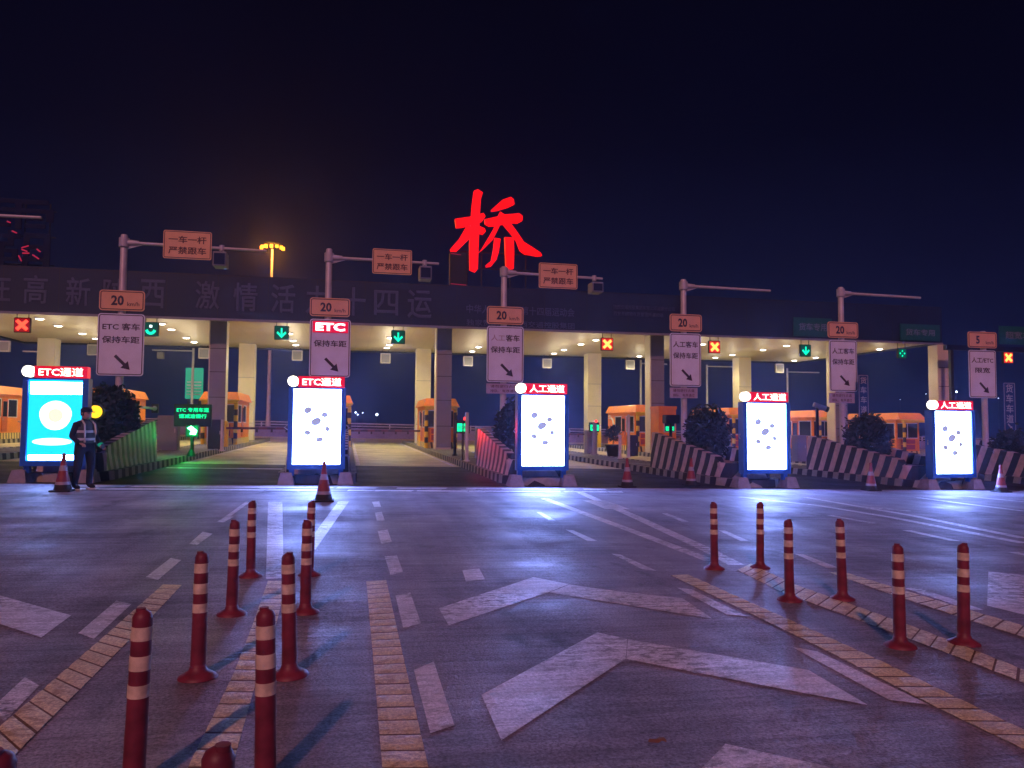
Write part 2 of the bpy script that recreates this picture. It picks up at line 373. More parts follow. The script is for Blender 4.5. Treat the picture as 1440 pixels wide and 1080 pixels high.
for ya, yb in ((17.72, 17.86), (18.36, 18.55)):
    x = -6.0
    while x < 6.2:
        L_ = rs.uniform(.3, 2.0); x2 = min(x + L_, 6.6)
        gpoly('road_stain', [(x, ya + rs.uniform(-.03, .03)), (x2, ya + rs.uniform(-.03, .05)), (x2 - .06, yb + rs.uniform(-.05, .03)), (x + .07, yb)], M_stain, .002, False); x = x2 + rs.choice((.02, .1, .3, .8))
for k, (ya, yb) in enumerate(((17.9, 18.3), (18.6, 18.98))):
    y_ = (ya + yb) / 2; x = -6.0
    while x < 6.4:
        L_ = random.uniform(.5, 1.7); x2 = min(x + L_, 6.6)
        e1, e2 = random.uniform(-.05, .05), random.uniform(-.05, .05)
        gpoly('road_marking', [(x, ya + e1), (x2, ya + e2), (x2 + .1, yb + e1), (x + .05, yb + e2)], M_mark, .004, False); x = x2 + random.choice((.03, .05, .12, .5))
# raised yellow rumble strips: a flat painted base with bars across
def rumble(top, bot, n, curve=None):
    """top/bot: lists of (left px, right px) points from far to near along both edges"""
    Lp = [G(*p) for p in top]; Rp = [G(*p) for p in bot]
    m = MB(); k = len(Lp)
    for q in Lp + Rp: q.z = gz(q.x, q.y) + .004
    m.add(Lp + Rp, [(i, i + 1, k + i + 1, k + i) for i in range(k - 1)])
    def at(pts, t):
        ds = [(pts[i + 1] - pts[i]).length for i in range(len(pts) - 1)]; T = t * sum(ds)
        for i, d in enumerate(ds):
            if T <= d or i == len(ds) - 1: return pts[i].lerp(pts[i + 1], T / d)
            T -= d
    ln = sum((Lp[i + 1] - Lp[i]).length for i in range(k - 1)); cnt = max(4, int(ln / .19))
    for i in range(cnt):
        t0 = (i + .04 + random.uniform(-.03, .03)) / cnt; t1 = (i + .935) / cnt
        a, b, c, d = at(Lp, t0), at(Rp, t0), at(Rp, t1), at(Lp, t1)
        tm = (t0 + t1) / 2; e_ = at(Lp, t0 + (t1 - t0) * .22); f_ = at(Rp, t0 + (t1 - t0) * .22); g_ = at(Rp, t0 + (t1 - t0) * .7); h_ = at(Lp, t0 + (t1 - t0) * .7)
        up = Vector((0, 0, .0045)); lo = Vector((0, 0, .0005))
        m.add([a + lo, b + lo, c + lo, d + lo, e_ + up, f_ + up, g_ + up, h_ + up], [(4, 5, 6, 7), (0, 1, 5, 4), (1, 2, 6, 5), (2, 3, 7, 6), (3, 0, 4, 7)], 1)
    return st(m.build('rumble_strip', [M_yeld, M_yel]))
rumble([(515, 818), (524, 920), (540, 1110)], [(543, 816), (566, 920), (609, 1110)], 1)
rumble([(230, 822), (150, 893), (0, 1023), (-60, 1075)], [(256, 823), (190, 893), (60, 1023), (-30, 1115)], 1)
rumble([(377, 817), (355, 880), (328, 950), (250, 1110)], [(404, 817), (388, 880), (363, 950), (318, 1110)], 1)
rumble([(966, 808), (1127, 880), (1227, 925), (1440, 1028), (1500, 1057)], [(942, 809), (1093, 882), (1180, 925), (1313, 994), (1440, 1055)], 1)
rumble([(1055, 793), (1116, 822), (1220, 859), (1300, 888), (1440, 943), (1500, 968)], [(1036, 802), (1096, 832), (1205, 872), (1290, 903), (1440, 961), (1500, 987)], 1)
rumble([(1190, 806), (1255, 826), (1367, 860), (1440, 881), (1500, 899)], [(1165, 805), (1240, 832), (1357, 871), (1440, 897), (1500, 916)], 1)

# traffic islands with striped kerbs
ISL = [-18.6, -12.4, -6.65, -0.75, 5.1, 11.4, 17.6, 23.6, 29.4, 35.4]
IH = .20
def island(X):
    hw = 1.0; pts = []
    for i in range(13):
        a = math.pi + math.pi * i / 12; pts.append((X + hw * math.cos(a), 20.9 + hw * 1.1 * math.sin(a)))
    pts += [(X + hw, 60.0), (X - hw, 60.0)]
    n = len(pts); vs = [(x, y, gz(x, y) - .01) for x, y in pts] + [(x, y, gz(x, y) + IH) for x, y in pts]
    top = st(MB().add(vs[n:], [tuple(range(n))]).build('traffic_island', M_isl))
    k = MB(); inn = [(X + (x - X) * .86, 20.9 + (y - 20.9) * .86 if y < 20.9 else y) for x, y in pts]
    vo = [(x, y, gz(x, y) - .01) for x, y in pts] + [(x, y, gz(x, y) + IH + .02) for x, y in pts] + [(x, y, gz(x, y) + IH + .02) for x, y in inn] + [(x, y, gz(x, y) + IH - .01) for x, y in inn]
    fs = []
    for i in range(n - 0):
        j = (i + 1) % n
        if i == n - 2: continue
        for l in range(3): fs.append((l * n + i, l * n + j, (l + 1) * n + j, (l + 1) * n + i))
    k.add(vo, fs).build('kerb', M_curb, top)
for X in ISL: island(X)

# lane edge lines and the stop line of the first lane
def wline(x0, x1, y0, y1): gpoly('road_marking', [(x0, y0), (x1, y0), (x1, y1), (x0, y1)], M_mark, .004, False)
wline(-5.5, -1.9, 25.6, 25.95); wline(0.4, 4.0, 44.5, 44.9)
for xm in (-5.5, -1.95, .4, 3.9): wline(xm - .07, xm + .07, 28.5, 60)

# far concrete barrier across the road behind the plaza
fb = MB(); fb.prism([(-60, gz(-60, 76)), (80, gz(80, 76)), (80, gz(80, 76) + .95), (-60, gz(-60, 76) + .95)], 76, 76.4)
fbo = fb.build('road_barrier', M_far); tag(fbo, 'long low purple-grey concrete barrier crossing behind the toll lanes', 'barrier')
rl = MB()
for z_ in (1.15, 1.4): rl.tube([(x, 76.2, gz(x, 76) + z_) for x in (-60, -20, 20, 80)], .05, 6)
for x in range(-56, 78, 4): rl.box((x - .05, 76.15, gz(x, 76) + .9), (x + .05, 76.25, gz(x, 76) + 1.45))
rl.build('rail', M_pale, fbo)

# ================================================================== TOLL CANOPY
SOF = H + 5.27                      # soffit height
YF, YR = 40.4, 55.8                 # front and rear edge of the canopy
xL = P(-160, 440, YF).x; xR = P(1321, 486, YF).x
can = thing('toll_canopy', 'long flat toll canopy with dark blue fascia and beige soffit on square columns', 'canopy', (0, YF, 0))
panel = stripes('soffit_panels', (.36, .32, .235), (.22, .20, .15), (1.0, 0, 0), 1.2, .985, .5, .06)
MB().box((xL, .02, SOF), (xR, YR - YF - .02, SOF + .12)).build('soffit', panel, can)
fh = 2.15
MB().box((xL - .1, -.12, SOF - .12), (xR + .1, 0, SOF + fh)).box((xL - .1, YR - YF, SOF - .12), (xR + .1, YR - YF + .12, SOF + fh)).box((xL - .1, 0, SOF - .12), (xL, YR - YF, SOF + fh)).box((xR, 0, SOF - .12), (xR + .1, YR - YF, SOF + fh)).build('fascia', M_navy, can)
MB().box((xL, 0.01, SOF + fh - .3), (xR, YR - YF - .01, SOF + fh - .2)).build('roof', M_dark, can)
MB().box((xL - .12, -.17, SOF - .16), (xR + .12, -.121, SOF - .04)).build('edge_trim', M_grey, can)
# panel seams on the fascia
sm = MB(); x = xL
while x < xR: sm.box((x, -.124, SOF - .1), (x + .025, -.1201, SOF + fh)); x += 2.4
sm.box((xL, -.1245, SOF + fh - .05), (xR, -.1205, SOF + fh - .02)); sm.build('seam', M_black, can)
# columns: grey front, cream flanks
for Xc in (-18.6, -6.6, 5.05, 17.4, 29.3, 36.6):
    for Yc in (42.0, 53.6):
        if Xc > 36 and Yc > 50: continue
        g0 = gz(Xc, Yc)
        if Yc < 50:
            c_ = MB().box((Xc - .42, Yc - YF - .4, g0), (Xc + .42, Yc - YF + .4, SOF + .01)).build('column', M_cream if Xc > 36 else M_cream, can)
            if Xc < 36: MB().box((Xc - .36, Yc - YF - .425, g0 + .3), (Xc + .425, Yc - YF - .401, SOF - .02)).build('facing', M_grey, c_)
            q = MB()
            for z_ in (1.5, 2.9, 4.2, 5.4): q.box((Xc - .37, Yc - YF - .428, z_), (Xc + .43, Yc - YF - .4255, z_ + .03))
            q.build('seam', M_black, c_)
        else:
            c_ = MB().box((Xc - .5, Yc - YF - .5, g0), (Xc + .5, Yc - YF + .5, SOF + .01)).build('column', M_cream, can)
            q = MB()
            for z_ in (1.6, 3.0, 4.6): q.box((Xc - .505, Yc - YF - .504, z_), (Xc + .505, Yc - YF - .5005, z_ + .03))
            q.box((Xc - .02, Yc - YF - .504, .6), (Xc + .02, Yc - YF - .5005, 1.5)); q.build('seam', M_grey, c_)
# faint slogan on the fascia
def ftext(body, pxc, pyc, wpx, hpx):
    p = P(pxc, pyc, YF - .13); a = P(pxc - wpx / 2, pyc, YF - .13); b = P(pxc + wpx / 2, pyc, YF - .13); t = P(pxc, pyc - hpx / 2, YF - .13); u = P(pxc, pyc + hpx / 2, YF - .13)
    text(body, M_navytext, can, 'lettering', (p.x, -.122, p.z), b.x - a.x, t.z - u.z, .012, .02)
for ch, x_, y_ in (('在', -2, 404), ('高', 50, 407), ('新', 110, 410), ('陕', 162, 412), ('西', 215, 413), ('激', 292, 415), ('情', 345, 418), ('活', 398, 420), ('力', 447, 422), ('十', 497, 424), ('四', 543, 426), ('运', 590, 428)):
    ftext(ch, x_, y_, 34, 40 if ch != '四' else 35)
ftext('中华人民共和国第十四届运动会', 733, 437, 152, 12); ftext('独家赞助商  陕西交通控股集团', 733, 456, 152, 9)
ftext('陕西交通控股集团有限公司运营分公司', 906, 433, 86, 6); ftext('西安东绕城收费管理所灞桥站', 898, 442, 70, 6)

# green destination boards fixed low on the fascia
for i, (pa, pb, ya, yb, tx, lb) in enumerate(((1116, 1170, 446, 474, '货车专用', 'dark green board on the fascia left of the fifth sign pole, pale characters'),
                                      (1266, 1322, 455, 480, '货车专用', 'dark green board near the end of the fascia above the small green signal'),
                                      (1405, 1470, 458, 486, '超宽车道', 'dark green board above the red lit cross beside the 5 km/h sign'))):
    a = P(pa, ya, YF - .3); b = P(pb, yb, YF - .3); c = (a + b) / 2
    t = thing('direction_board', lb, 'sign', c, 0, 'green boards over the truck lanes')
    wd, ht = b.x - a.x, a.z - b.z
    MB().box((-wd / 2, 0, -ht / 2), (wd / 2, .06, ht / 2)).build('panel', M_green_sign, t)
    text(tx, pbr('board_letters', (.16, .20, .26), .5), t, 'lettering', (0, -.001, 0), wd * .74, ht * .42, .015, .01)
    MB().box((-wd * .3, .06, -.05), (-wd * .25, .18, .05)).box((wd * .25, .06, -.05), (wd * .3, .18, .05)).build('bracket', M_dark, t)

# small gantry beam carrying the signal of the outermost lane
bm_ = thing('signal_beam', 'dark overhead beam on posts past the canopy end, holding a red cross', 'beam', (xR + .4, YF, 0))
MB().box((0, -.15, SOF - .45), (14, .15, SOF - .15)).build('beam', M_navy, bm_)
for dx in (.4, 13.6):
    MB().box((dx - .1, -.1, gz(xR + dx, YF)), (dx + .1, .1, SOF - .45)).build('post', M_dark, bm_)

# ceiling lamps
LAMPS = [(56, 447), (82, 457), (116, 468), (135, 475), (227, 454), (241, 462), (262, 474), (273, 480), (402, 460), (407, 468), (412, 478), (416, 484),
         (549, 474), (547, 484), (544, 488), (673, 487), (664, 493), (779, 496), (793, 491), (817, 483), (838, 477), (899, 500), (988, 483),
         (1030, 498), (1006, 502), (1073, 491), (1106, 485), (1147, 502), (1117, 506), (1237, 490), (1180, 505), (-20, 460), (-60, 470), (690, 478), (560, 465), (930, 490)]
m_lamp = emi('downlight_glow', (1.0, .93, .78), 9.0)
lp = None
for i, (px, py) in enumerate(LAMPS):
    q = Z(px, py, SOF)
    if not (YF + .5 < q.y < YR - .5): q.y = min(max(q.y, YF + .8), YR - .8)
    loc = (q.x, q.y, SOF)
    if lp is None:
        lp = thing('ceiling_lamp', 'small round white downlight glowing in the beige canopy soffit', 'ceiling lamp', loc, 0, 'round downlights in the canopy soffit')
        MB().lathe([(.26, .0), (.26, -.05), (.20, -.055)], 20).build('rim', M_pale, lp)
        MB().lathe([(.19, -.05), (.17, -.085), (.08, -.10)], 20).build('diffuser', m_lamp, lp)
    else: dup(lp, loc)
    if i % 1 == 0:
        ld = bpy.data.lights.new('downlight', 'POINT'); ld.energy = 70; ld.color = (1.0, .84, .56); ld.shadow_soft_size = .16
        lo = bpy.data.objects.new('downlight', ld); COL.objects.link(lo); lo.location = (q.x, q.y, SOF - 1.35)
        ld = bpy.data.lights.new('downlight_beam', 'SPOT'); ld.energy = 400; ld.spot_size = R_(150); ld.spot_blend = .5; ld.color = (1.0, .84, .42); ld.shadow_soft_size = .16
        lo = bpy.data.objects.new('downlight_beam', ld); COL.objects.link(lo); lo.location = (q.x, q.y, SOF - .14)

# rear hanging boxes
hb = None
for i, (px, py) in enumerate(((6, 487), (131, 492), (287, 497), (418, 500), (542, 504), (658, 508), (769, 511), (886, 513), (1096, 518))):
    q = P(px, py, YR - .6)
    if hb is None:
        hb = thing('hanging_box', 'pale square metal box hung from the rear edge of the canopy', 'signal box', q, 0, 'pale boxes along the rear canopy edge')
        MB().box((-.36, -.1, -.36), (.36, .1, .36), 0, .03).build('casing', M_pale, hb)
        MB().box((-.24, -.03, .36), (-.2, .03, .8)).box((.2, -.03, .36), (.24, .03, .8)).build('hanger', M_dark, hb)
        MB().box((-.28, -.108, -.28), (.28, -.101, .28)).build('door', M_grey, hb)
    else: dup(hb, q)

# lane signals
m_redx = emi('signal_red', (1.0, .07, .03), 2.6); m_redbg = emi('signal_red_field', (1.0, .0, .015), .30)
m_redx2 = emi('signal_amber_cross', (1.0, .42, .08), 2.4); m_redbg2 = emi('signal_red_field_bright', (1.0, .02, .02), .75)
m_grn = emi('signal_green', (.0, .95, .50), 1.5); m_grnbg = emi('signal_green_field', (.0, .10, .07), .5)
m_white = emi('signal_white', (.8, 1, 1), 2.2)
SIG = [(31, 457, 'x1', 'red cross lane signal hanging above the leftmost booth'), (212, 463, 'g1', 'green chevron lane signal with a white dot beside the first lane sign'),
       (396, 468, 'g', 'green arrow lane signal above the second lane, near the lit ETC sign'), (560, 474, 'g2', 'dim green arrow lane signal left of the column with an orange booth'),
       (854, 484, 'x2', 'amber cross on red signal above the plant and orange booth'), (1005, 488, 'x2', 'amber cross on red signal right of the fourth lane sign'),
       (1133, 493, 'g', 'green arrow lane signal left of the fifth lane sign'), (1269, 497, 'g3', 'small broken green lane signal above the dim outer column'),
       (1418, 503, 'x3', 'glowing cross on red signal on the beam past the canopy end')]
for px, py, k, lb in SIG:
    q = P(px, py, YF + .35 if k != 'x3' else YF - .25); t = thing('lane_signal', lb, 'lane signal', q, 0, 'lane signals under the canopy edge')
    s_ = .36 if k != 'g3' else .30
    MB().box((-s_, 0, -s_), (s_, .16, s_), 0, .02).build('housing', M_black, t)
    if k != 'x3': MB().box((-.27, .06, s_), (-.24, .09, SOF - q.z + .0)).box((.24, .06, s_), (.27, .09, SOF - q.z)).build('hanger', M_black, t)
    MB().box((-s_ * .9, -.012, -s_ * .9), (s_ * .9, -.001, s_ * .9)).build('panel', {'x1': m_redbg, 'x2': m_redbg2, 'x3': m_redbg2}.get(k, m_grnbg), t)
    m = MB(); y0 = -.03
    if k[0] == 'x':
        a = s_ * .62; b_ = .055
        for sgn, yy in ((1, -.03), (-1, -.034)):
            m.prism([(-a - b_, sgn * (-a + b_)), (-a + b_, sgn * (-a - b_)), (a + b_, sgn * (a - b_)), (a - b_, sgn * (a + b_))], yy, -.013)
        m.build('cross', m_redx if k == 'x1' else m_redx2, t)
    elif k in ('g', 'g2'):
        m.prism([(-.04, .24), (.04, .24), (.04, -.1), (-.04, -.1)], y0, -.013)
        m.prism([(0, -.27), (.24, -.02), (.19, .07), (0, -.12), (-.19, .07), (-.24, -.02)], y0 - .003, -.013)
        m.build('arrow', m_grn, t)
    elif k == 'g1':
        pts = [(.25 * math.sin(R_(a_)), -.02 - .25 * math.cos(R_(a_))) for a_ in range(-80, 81, 16)] + [(.13 * math.sin(R_(a_)), .02 - .16 * math.cos(R_(a_))) for a_ in range(80, -81, -16)]
        m.prism(pts, y0, -.013); m.build('arrow', m_grn, t); MB().prism([(-.06, .09), (.06, .09), (.07, .2), (-.05, .22)], y0, -.013).build('dot', m_white, t)
    else:
        for cx, cz in ((-.02, .15), (-.17, 0), (.13, 0), (-.02, -.15)): m.prism([(cx - .05, cz - .03), (cx + .02, cz - .06), (cx + .06, cz + .03), (cx - .01, cz + .06)], y0, -.013)
        m.build('arrow', m_grn, t)

# rooftop characters
m_neon = emi('neon_red', (1.0, .003, .004), 1.25)
ry = YF + .6
def zp(x, y): return (600 + x / 6, 250 + y / 6)
STR = [[(400, 108), (432, 95), (475, 122), (458, 180), (448, 340), (440, 560), (432, 770), (410, 795), (365, 775), (362, 560), (375, 340), (385, 220)],
       [(240, 345), (380, 325), (480, 295), (497, 325), (470, 365), (380, 395), (300, 415), (250, 420)],
       [(340, 400), (385, 420), (375, 500), (250, 622), (205, 618), (200, 600), (270, 520)], [(430, 400), (490, 425), (500, 450), (478, 475), (440, 465)],
       [(545, 270), (640, 185), (710, 160), (735, 180), (742, 220), (690, 245), (600, 272), (550, 278)],
       [(490, 350), (600, 325), (620, 285), (660, 310), (780, 298), (810, 320), (808, 360), (770, 380), (700, 375), (600, 400), (530, 405), (495, 385)],
       [(600, 340), (640, 360), (600, 440), (560, 520), (480, 600), (440, 630), (470, 590), (530, 490), (570, 420)],
       [(640, 380), (700, 370), (760, 450), (820, 540), (900, 590), (960, 630), (975, 655), (940, 660), (830, 640), (790, 610), (760, 530), (700, 450)],
       [(575, 505), (625, 515), (610, 620), (590, 690), (545, 745), (505, 752), (500, 735), (545, 700), (565, 600)],
       [(660, 500), (735, 505), (738, 640), (735, 765), (700, 770), (670, 750), (665, 620)]]
c0 = P(700, 325, ry); rt = SOF + fh
big = thing('rooftop_character', 'giant glowing red brush-written character standing on the canopy roof', 'letter sign', (c0.x, ry, rt), 0, 'big characters on the canopy roof')
m = MB(); ms = MB()
for i, s_ in enumerate(STR):
    pts = [P(*zp(*p), ry) for p in s_]; poly = [(p.x - c0.x, p.z - rt) for p in pts][::-1]
    m.prism(poly, -.03 * (i + 1) / 10, .25); 
m.build('strokes', m_neon, big)
fr = MB(); zb = P(700, 383, ry).z - rt
for dx in (-1.7, -.8, .8, 1.7): fr.tube([(dx, .5, -.3), (dx, .5, 2.2)], .04, 6); fr.tube([(dx, .3, .3), (dx, 1.4, -.3)], .03, 6)
for z_ in (.1, 1.2, 2.1): fr.tube([(-2.0, .45, z_), (2.0, .45, z_)], .035, 6)
fr.build('support_frame', M_dark, big)
c1 = P(8, 332, ry); dead = thing('rooftop_character', 'unlit dark rooftop character with a few red glints beside the overhead arm', 'letter sign', (c1.x, ry, rt), 0, 'big characters on the canopy roof')
M_dred = pbr('unlit_red_acrylic', (.016, .018, .06), .7, spec=.05)
tt = text('灞', M_dred, dead, 'strokes', (0, .2, c1.z - rt), 4.0, 4.0, 0, .06)
gm = MB()
for px, py, dx, dz in ((35, 347, 10, -3), (28, 363, 4, 8), (50, 361, 9, 6), (34, 352, 8, 3), (54, 352, 5, 4), (20, 326, 7, 3), (36, 356, 10, 0), (12, 312, 5, 2)):
    a = P(px - dx / 2, py - dz / 2, ry - .05); b = P(px + dx / 2, py + dz / 2, ry - .05)
    gm.tube([(a.x - c1.x, -.03, a.z - rt), (b.x - c1.x, -.03, b.z - rt)], .035, 5)
gm.build('led_run', emi('led_glint_pink', (1.0, .03, .12), .38), dead)
fr = MB()
for dx in (-1.7, -.6, .6, 1.7): fr.tube([(dx, .6, -.3), (dx, .6, 3.4)], .04, 6)
for z_ in (.3, 1.7, 3.0): fr.tube([(-2, .56, z_), (2, .56, z_)], .035, 6)
fr.build('support_frame', M_dark, dead)
q = P(645, 372, YF + .3); t = thing('rooftop_cabinet', 'dark rooftop cabinet with thin red glints left of the glowing character', 'cabinet', (q.x, YF + .4, SOF + fh))
hh = P(645, 356, YF + .4).z - (SOF + fh)
MB().box((-.48, -.25, -.02), (.48, .25, hh), 0, .04).build('body', M_black, t)
MB().tube([(-.46, -.27, hh - .1), (.1, -.27, hh - .15)], .018, 5).tube([(-.44, -.27, .12), (.4, -.27, .08)], .018, 5).build('edge_glint', emi('led_glint_pink', (1, .03, .12), .38), t)  # glowing tubes stand for the red character's reflection on the cabinet edges

# ================================================================== DISPLAY KIOSKS
m_scr = emi('screen_white', (.22, .34, 1.0), 62.0)
m_cyan = emi('screen_cyan', (.008, .62, 1.0), 1.5)
m_cyanw = emi('screen_pale', (.75, .95, 1.0), 2.2)
m_smudge = emi('screen_grey_lilac', (.34, .33, .55), 1.0); m_smudge2 = emi('screen_grey', (.22, .23, .26), 1.0)
m_peach = emi('screen_peach', (1.0, .72, .55), 1.4)
m_hdr = emi('header_red', (1.0, .0, .03), .75); m_hdrt = emi('header_text', (1.0, .95, .75), 3.0); m_hdrd = emi('header_disc', (1.0, .93, .75), 4.0)
m_green_led = emi('led_green', (.0, 1.0, .35), 1.6)
KI = [(-6.60, 'ETC通道'), (-.75, 'ETC通道'), (5.03, '人工通道'), (11.45, '人工通道'), (17.6, '人工通道')]
SW, SH, SB = 1.24, 1.86, .60
KL = ['kiosk showing a cyan screen, beside the standing person', 'blinding white kiosk screen behind a cone, headed with Latin letters', 'white kiosk screen beside the red-lit striped wall', 'white kiosk screen between the plant and the fifth lane sign', 'outermost white kiosk screen, in front of the 5 km/h sign']
SPX = [((37, 118), (535, 648)), ((411, 480), (548, 653)), ((733, 793), (557, 655)), ((1050, 1104), (568, 660)), ((1315, 1364), (579, 666))]
for i, (kx, tx) in enumerate(KI):
    KY = 19.62
    a = P(SPX[i][0][0], SPX[i][1][1], KY); b = P(SPX[i][0][1], SPX[i][1][0], KY)
    cx = (a.x + b.x) / 2; g0 = gz(cx, KY); SW, SH, SB = b.x - a.x, b.z - a.z, a.z - g0
    t = thing('display_kiosk', KL[i], 'display kiosk', (cx, KY, g0), 0, 'screen kiosks on the island noses')
    w2 = SW / 2 + .12; top = SB + SH
    hs = MB()
    hs.box((-w2, .03, SB - .12), (w2, .23, top + .04))
    hs.box((-w2, -.06, SB - .12), (-SW / 2, .03, top + .04)).box((SW / 2, -.06, SB - .12), (w2, .03, top + .04)).box((-SW / 2, -.06, SB - .12), (SW / 2, .03, SB - .005)).box((-SW / 2, -.06, top + .005), (SW / 2, .03, top + .04))
    hs.build('housing', M_blue, t)
    if i == 0:
        s_ = MB().box((-SW / 2, -.0, SB), (SW / 2, .029, top)).build('screen', m_cyan, t)
        MB().box((-SW / 2 + .03, -.004, top - .33), (SW / 2 - .03, -.001, top - .05)).build('title_band', m_scr, s_); MB().box((-SW / 2 + .03, -.004, SB + .02), (SW / 2 - .03, -.001, SB + .13)).build('footer_band', m_scr, s_)
        c_ = MB(); c_.prism([(.34 * math.cos(R_(k)) * (1 + .04 * math.sin(3 * R_(k))), SB + SH * .56 + .34 * math.sin(R_(k))) for k in range(0, 360, 15)], -.006, -.001)
        c_.build('disc', m_cyanw, s_)
        c_ = MB(); c_.prism([(-.05 + .42 * math.cos(R_(k)), SB + SH * .235 + .085 * math.sin(R_(k))) for k in range(0, 360, 15)], -.006, -.001); c_.build('ellipse', m_cyanw, s_)
        c_ = MB(); c_.prism([(.16 * math.cos(R_(k)), SB + SH * .56 + .16 * math.sin(R_(k))) for k in range(0, 360, 20)], -.009, -.0065); c_.build('inner_disc', m_peach, s_)
    else:
        s_ = MB().box((-SW / 2, -.0, SB), (SW / 2, .029, top)).build('screen', m_scr, t)
        # plain grey blocks in place of the cartoon artwork
        for u, v, ww, hh, an in ((-.20, .72, .10, .075, 20), (.16, .66, .08, .06, 0), (-.02, .57, .13, .085, 25), (.22, .47, .06, .06, 40), (-.20, .42, .08, .06, -12), (.06, .33, .09, .06, 10)):
            ca, sa = math.cos(R_(an)), math.sin(R_(an)); cx_, cz_ = u * SW, SB + v * SH
            MB().prism([(cx_ + ww * SW * .9 * math.cos(R_(k)) * ca - hh * SW * math.sin(R_(k)) * sa, cz_ + ww * SW * .9 * math.cos(R_(k)) * sa + hh * SW * math.sin(R_(k)) * ca) for k in range(0, 360, 30)], -.004, -.001).build('grey_oval', m_smudge, s_)
    hd = MB().box((-w2 + .22, -.05, top + .05), (w2 - .04, .2, top + .32), 0, .01).build('header', m_hdr, t)
    text(tx, m_hdrt, hd, 'lettering', (.10, -.052, top + .185), 1.0 * SW - .2, .205, .013, .01)
    dd = MB().prism([(-w2 + .10 + .13 * math.cos(R_(k)), top + .19 + .13 * math.sin(R_(k))) for k in range(0, 360, 15)], -.06, .1); dd.build('emblem_lamp', m_hdrd, t)
    for sx in (-1, 1):
        x0 = sx * (w2 - .1)
        MB().box((x0 - .06, .05, .22), (x0 + .06, .2, SB - .121)).build('leg', M_blue, t)
        xf = sx * (w2 + .02); f_ = MB(); zt = .30
        f_.add([(xf - .20, -.14, 0), (xf + .20, -.14, 0), (xf + .20, .38, 0), (xf - .20, .38, 0), (xf - .13, -.06, zt), (xf + .13, -.06, zt), (xf + .11, .28, zt), (xf - .11, .28, zt)],
               [(0, 3, 2, 1), (4, 5, 6, 7), (0, 1, 5, 4), (1, 2, 6, 5), (2, 3, 7, 6), (3, 0, 4, 7)]); f_.build('foot', M_concf, t)
    MB().tube([(-w2 - .02, .1, SB + .85), (-w2 - .09, .02, SB + .9), (-w2 - .02, .1, SB + .97)], .016, 6).tube([(w2 + .02, .1, SB + .85), (w2 + .09, .02, SB + .9), (w2 + .02, .1, SB + .97)], .016, 6).build('handle', M_pale, t)

# striped crash walls on the islands
WL = ['outermost left striped crash wall', 'striped crash wall left of the person\'s kiosk', 'grey-striped crash wall just right of the standing person', 'striped crash wall behind the brightest kiosk', 'crash wall with stripes lit red from beside the beacon', 'tall striped crash wall behind a traffic cone, left of the fourth kiosk', 'long striped crash wall under the fifth lane sign', 'striped crash wall at the far side of the 5 km/h sign']
def wall_mb(X, Y0):
    prof = [(0, 0), (0, .45), (.35, .62), (1.6, .80), (3.2, 1.02), (4.6, 1.22), (5.2, 1.28), (5.2, 0)]   # (y, z)
    m = MB(); hw = .82
    # side slabs lean in slightly, rounded front
    n = len(prof)
    for sx in (-1, 1):
        vs = [(sx * (hw if z < .2 else hw - .06), y + (.0 if y > .3 else .05), z) for y, z in prof] + [(sx * (hw - .28), y + (.0 if y > .3 else .2), z) for y, z in prof]
        m.add(vs, [tuple(range(n)), tuple(range(2 * n - 1, n - 1, -1))] + [(i, (i + 1) % n, (i + 1) % n + n, i + n) for i in range(n)])
    # nose: half round
    k = 12; vo = []
    for z_ in (0, .45):
        for r_ in (hw - .01, hw - .27):
            for i in range(k + 1): a = math.pi + math.pi * i / k; vo.append((r_ * math.cos(a), .1 + r_ * .7 * math.sin(a), z_))
    q = k + 1; fs = []
    for i in range(k): fs += [(i, i + 1, 2 * q + i + 1, 2 * q + i), (q + i, 3 * q + i, 3 * q + i + 1, q + i + 1), (2 * q + i, 2 * q + i + 1, 3 * q + i + 1, 3 * q + i)]
    m.add(vo, fs); m.box((-hw + .2, .3, 0), (hw - .2, 5.1, .42))
    return m
mw = None
for i, X in enumerate(ISL[:8]):
    Y0 = 20.75; loc = (X, Y0, gz(X, Y0) + IH)
    t = tag(wall_mb(X, Y0).build('crash_wall', M_wallr if i < 4 else M_wall, None, loc), WL[i], 'crash barrier', 'striped crash walls on the islands')

# clipped shrubs behind the walls
def shrub(X, Y, r, hgt, label):
    loc = (X, Y, gz(X, Y) + IH); t = thing('shrub', label, 'shrub', loc, 0, 'dark shrubs planted on the islands')
    m = MB(); rnd = random.Random(int(X * 10))
    for i in range(3000):
        a = rnd.uniform(0, 2 * math.pi); c = rnd.uniform(-.75, 1); rr = rnd.uniform(.62, 1.02) * (1 + .10 * math.sin(5 * a + 2 * c) + .08 * math.sin(9 * a - 5 * c + X)) * (1.16 if rnd.random() < .05 else 1); s_ = math.sqrt(1 - c * c)
        p = Vector((r * rr * s_ * math.cos(a), r * 1.15 * rr * s_ * math.sin(a), hgt * .58 + hgt * .44 * rr * c))
        u = Vector((rnd.gauss(0, 1), rnd.gauss(0, 1), rnd.gauss(0, 1))).normalized(); v = u.orthogonal().normalized(); L_ = rnd.uniform(.06, .13)
        m.add([p - u * L_, p + v * L_ * .5, p + u * L_, p - v * L_ * .5], [(0, 1, 2, 3)])
    m.build('foliage', M_leaf, t, fix=False)
    q = MB(); q.tube([(0, 0, 0), (.02, 0, hgt * .5)], [.06, .04], 7)
    for k in range(5): a = k * 1.26; q.tube([(0, 0, hgt * .2), (r * .5 * math.cos(a), r * .5 * math.sin(a), hgt * .6)], [.03, .015], 5)
    q.build('stem', M_trunk, t)
